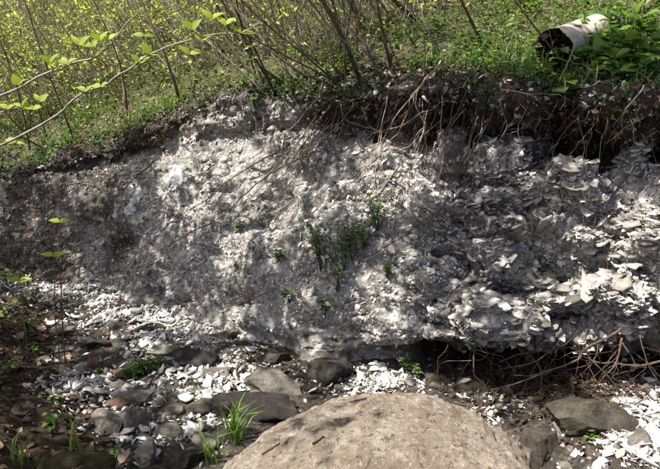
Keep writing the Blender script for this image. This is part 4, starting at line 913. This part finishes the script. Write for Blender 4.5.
# ------------------------------------------------------------------ the overhanging tree at the left: bright leaves reach into view, its crown is out of view, shaped to dapple the bank
TB0 = ground(-2.75, 2.45); tree = thing('tree', 'leafy tree reaching in from the left edge with bright yellow-green paired leaves', 'tree', TB0)
trunk = wob(TB0 - [0, 0, .1], TB0 + np.array([.25, .7, 6.6]), 16, .03); mb = MB(); mb.tube(trunk, np.linspace(.085, .03, 16), 10, .5); mb.build('trunk', M_bark, tree, smooth=True)
LIT = [(215, 150, 55, 26, 1), (285, 122, 45, 30, 1), (190, 185, 16, 28, .9), (345, 300, 14, 30, .9), (230, 255, 14, 28, .9), (250, 200, 16, 34, .9), (315, 145, 22, 12, 1), (400, 185, 45, 26, 1), (425, 205, 28, 22, 1), (388, 290, 30, 40, 1), (612, 250, 78, 52, 1), (600, 300, 85, 28, 1), (660, 410, 36, 60, 1), (430, 430, 60, 45, 1), (500, 492, 85, 42, 1), (410, 470, 30, 16, .8), (560, 470, 60, 30, .9), (180, 215, 14, 30, .9), (150, 250, 11, 25, .8), (135, 330, 22, 8, .9), (142, 372, 22, 9, .9), (190, 325, 16, 7, .9), (500, 172, 50, 14, .9), (345, 160, 25, 10, 1), (300, 260, 12, 40, .8), (90, 195, 14, 14, .7), (60, 180, 10, 10, .6), (520, 300, 18, 20, .7), (480, 250, 12, 14, .6)]
LIT = [(a, b_, c_ * 1.25, d_ * 1.25, e) for a, b_, c_, d_, e in LIT]
def shade_weight(T, lip): return (gauss(T['x'], T['y'], LIT) < .5) * lip * (T['x'] > -70) * (T['x'] < 690)
Pa = sample(TF, 310, shade_weight(TF, (TF['par'] > 2.8) * np.where(TF['par'] > 6.8, .12, 1) * np.where(TF['par'] < 3, .3, 1) * np.where(TF['x'] < 150, 2.4, 1) * np.where((TF['y'] > 225) & (TF['x'] < 345), 1.4, 1)))[0]
Pb_ = sample(TB, 290, shade_weight(TB, np.where(TB['y'] > 260, 1, 0) * np.where(TB['x'] < 240, 1.9, .6)))[0]
clump = np.concatenate([Pa, Pb_]); clump = clump + SUN * rng.uniform(3.9, 5.4, (len(clump), 1))  # unseen leaf clumps added sunward of the spots to be shaded
for (px, r_) in [(0, 146), (40, 125), (70, 105), (105, 86), (150, 58), (200, 38), (0, 96), (52, 72), (98, 50), (135, 25)]:      # the low twigs stand in the sun
    e = clump - at(px, r_, 2.05); e = e - (e @ SUN)[:, None] * SUN; clump = clump[np.linalg.norm(e, axis=1) > .26]
clump = np.array(clump); nodes = [p for p in trunk[6:]]; parent_i = [-1] * len(nodes); rank = list(range(len(nodes)))
for k in np.argsort(np.linalg.norm(clump[:, :2] - trunk[-1][:2], axis=1)):
    c = clump[k]; A_ = np.array(nodes); j = int(np.argmin(np.linalg.norm(A_ - c, axis=1) + .6 * np.maximum(A_[:, 2] - c[2], 0))); m1 = A_[j] * .5 + c * .5 + rng.normal(0, .06, 3)
    nodes += [m1, c]; parent_i += [j, len(nodes) - 2]
load = np.ones(len(nodes))
for k in range(len(nodes) - 1, -1, -1):
    if parent_i[k] >= 0: load[parent_i[k]] += load[k]
mb = MB()
for k in range(len(nodes)):
    if parent_i[k] >= 0: mb.tube(wob(nodes[parent_i[k]], nodes[k], 4, .08), np.linspace(min(.03, .0035 * load[k] ** .5 + .002), min(.03, .0035 * load[k] ** .5), 4), 5, .5, False)
mb.build('limbs', M_bark, tree)
mb = MB()
for c in clump:
    m = int(rng.integers(16, 34)); p = c + rvec(m) * np.array([.085, .085, .08]); mb.protos(LEAF6, p, basis(norm(np.array([0, 0, 1.0]) + rvec(m, .45))), rng.uniform(.05, .095, m), rng.random(m))
mb.build('shade_crown', M_leaf_green, tree, 'stuff')
BR = [([(-60, 168, 2.2), (0, 146, 2.15), (58, 116, 2.1), (105, 86, 2.05), (155, 55, 2.0), (222, 30, 1.95), (262, 22, 1.95)], [(86, 91), (100, 90), (135, 63), (150, 55), (186, 62), (196, 45), (196, 24), (222, 20), (206, 14), (240, 38)]),
      ([(-60, 120, 2.1), (0, 96, 2.05), (52, 72, 2.0), (98, 50, 1.95), (128, 30, 1.95), (142, 8, 1.9)], [(62, 62), (54, 58), (72, 42), (92, 42), (98, 38), (108, 36), (153, 36), (14, 82)]),
      ([(-60, 118, 2.3), (-5, 112, 2.3), (30, 108, 2.3), (40, 108, 2.3)], [(32, 112), (10, 106), (24, 104), (12, 148), (34, 98)])]
for pp, lv in BR:
    R = path(pp); Tn = trunk[int(np.argmin(np.abs(trunk[:, 2] - R[0][2] - .2)))]; R = np.concatenate([wob(Tn, R[0], 5, .03)[:-1], R]); mb = MB(); mb.tube(R, np.linspace(.0052, .0016, len(R)), 6, .6); br = mb.build('branch', M_bark_grey, tree, smooth=True)
    rx_, ry_, _ = project(R)
    for (lx, ly) in lv:
        k = int(np.argmin((rx_ - lx) ** 2 + (ry_ - ly) ** 2)); tip = at(lx, ly, R[k][1]); d = tip - R[k]; l = np.linalg.norm(d); d = norm(d + np.array([rng.choice([-1, 1]) * .03, -.01, .01]))
        for q in (-1, 1):
            s = rng.uniform(.032, .047); e = norm(np.array([.75 * q + .35 * d[0], .1 * rng.normal(), .45 + .5 * max(d[2], -.4) + .2 * rng.normal()]))
            put('leaf', leaf_mesh(M_leaf_bright, int(rng.integers(3))), R[k] + d * max(0, l - s * .3) - TB0, basis(norm(np.array([[rng.normal(0, .25) - .2 * q, -.75, .75]])), tdir=e[None])[0], (s, s, s), br)
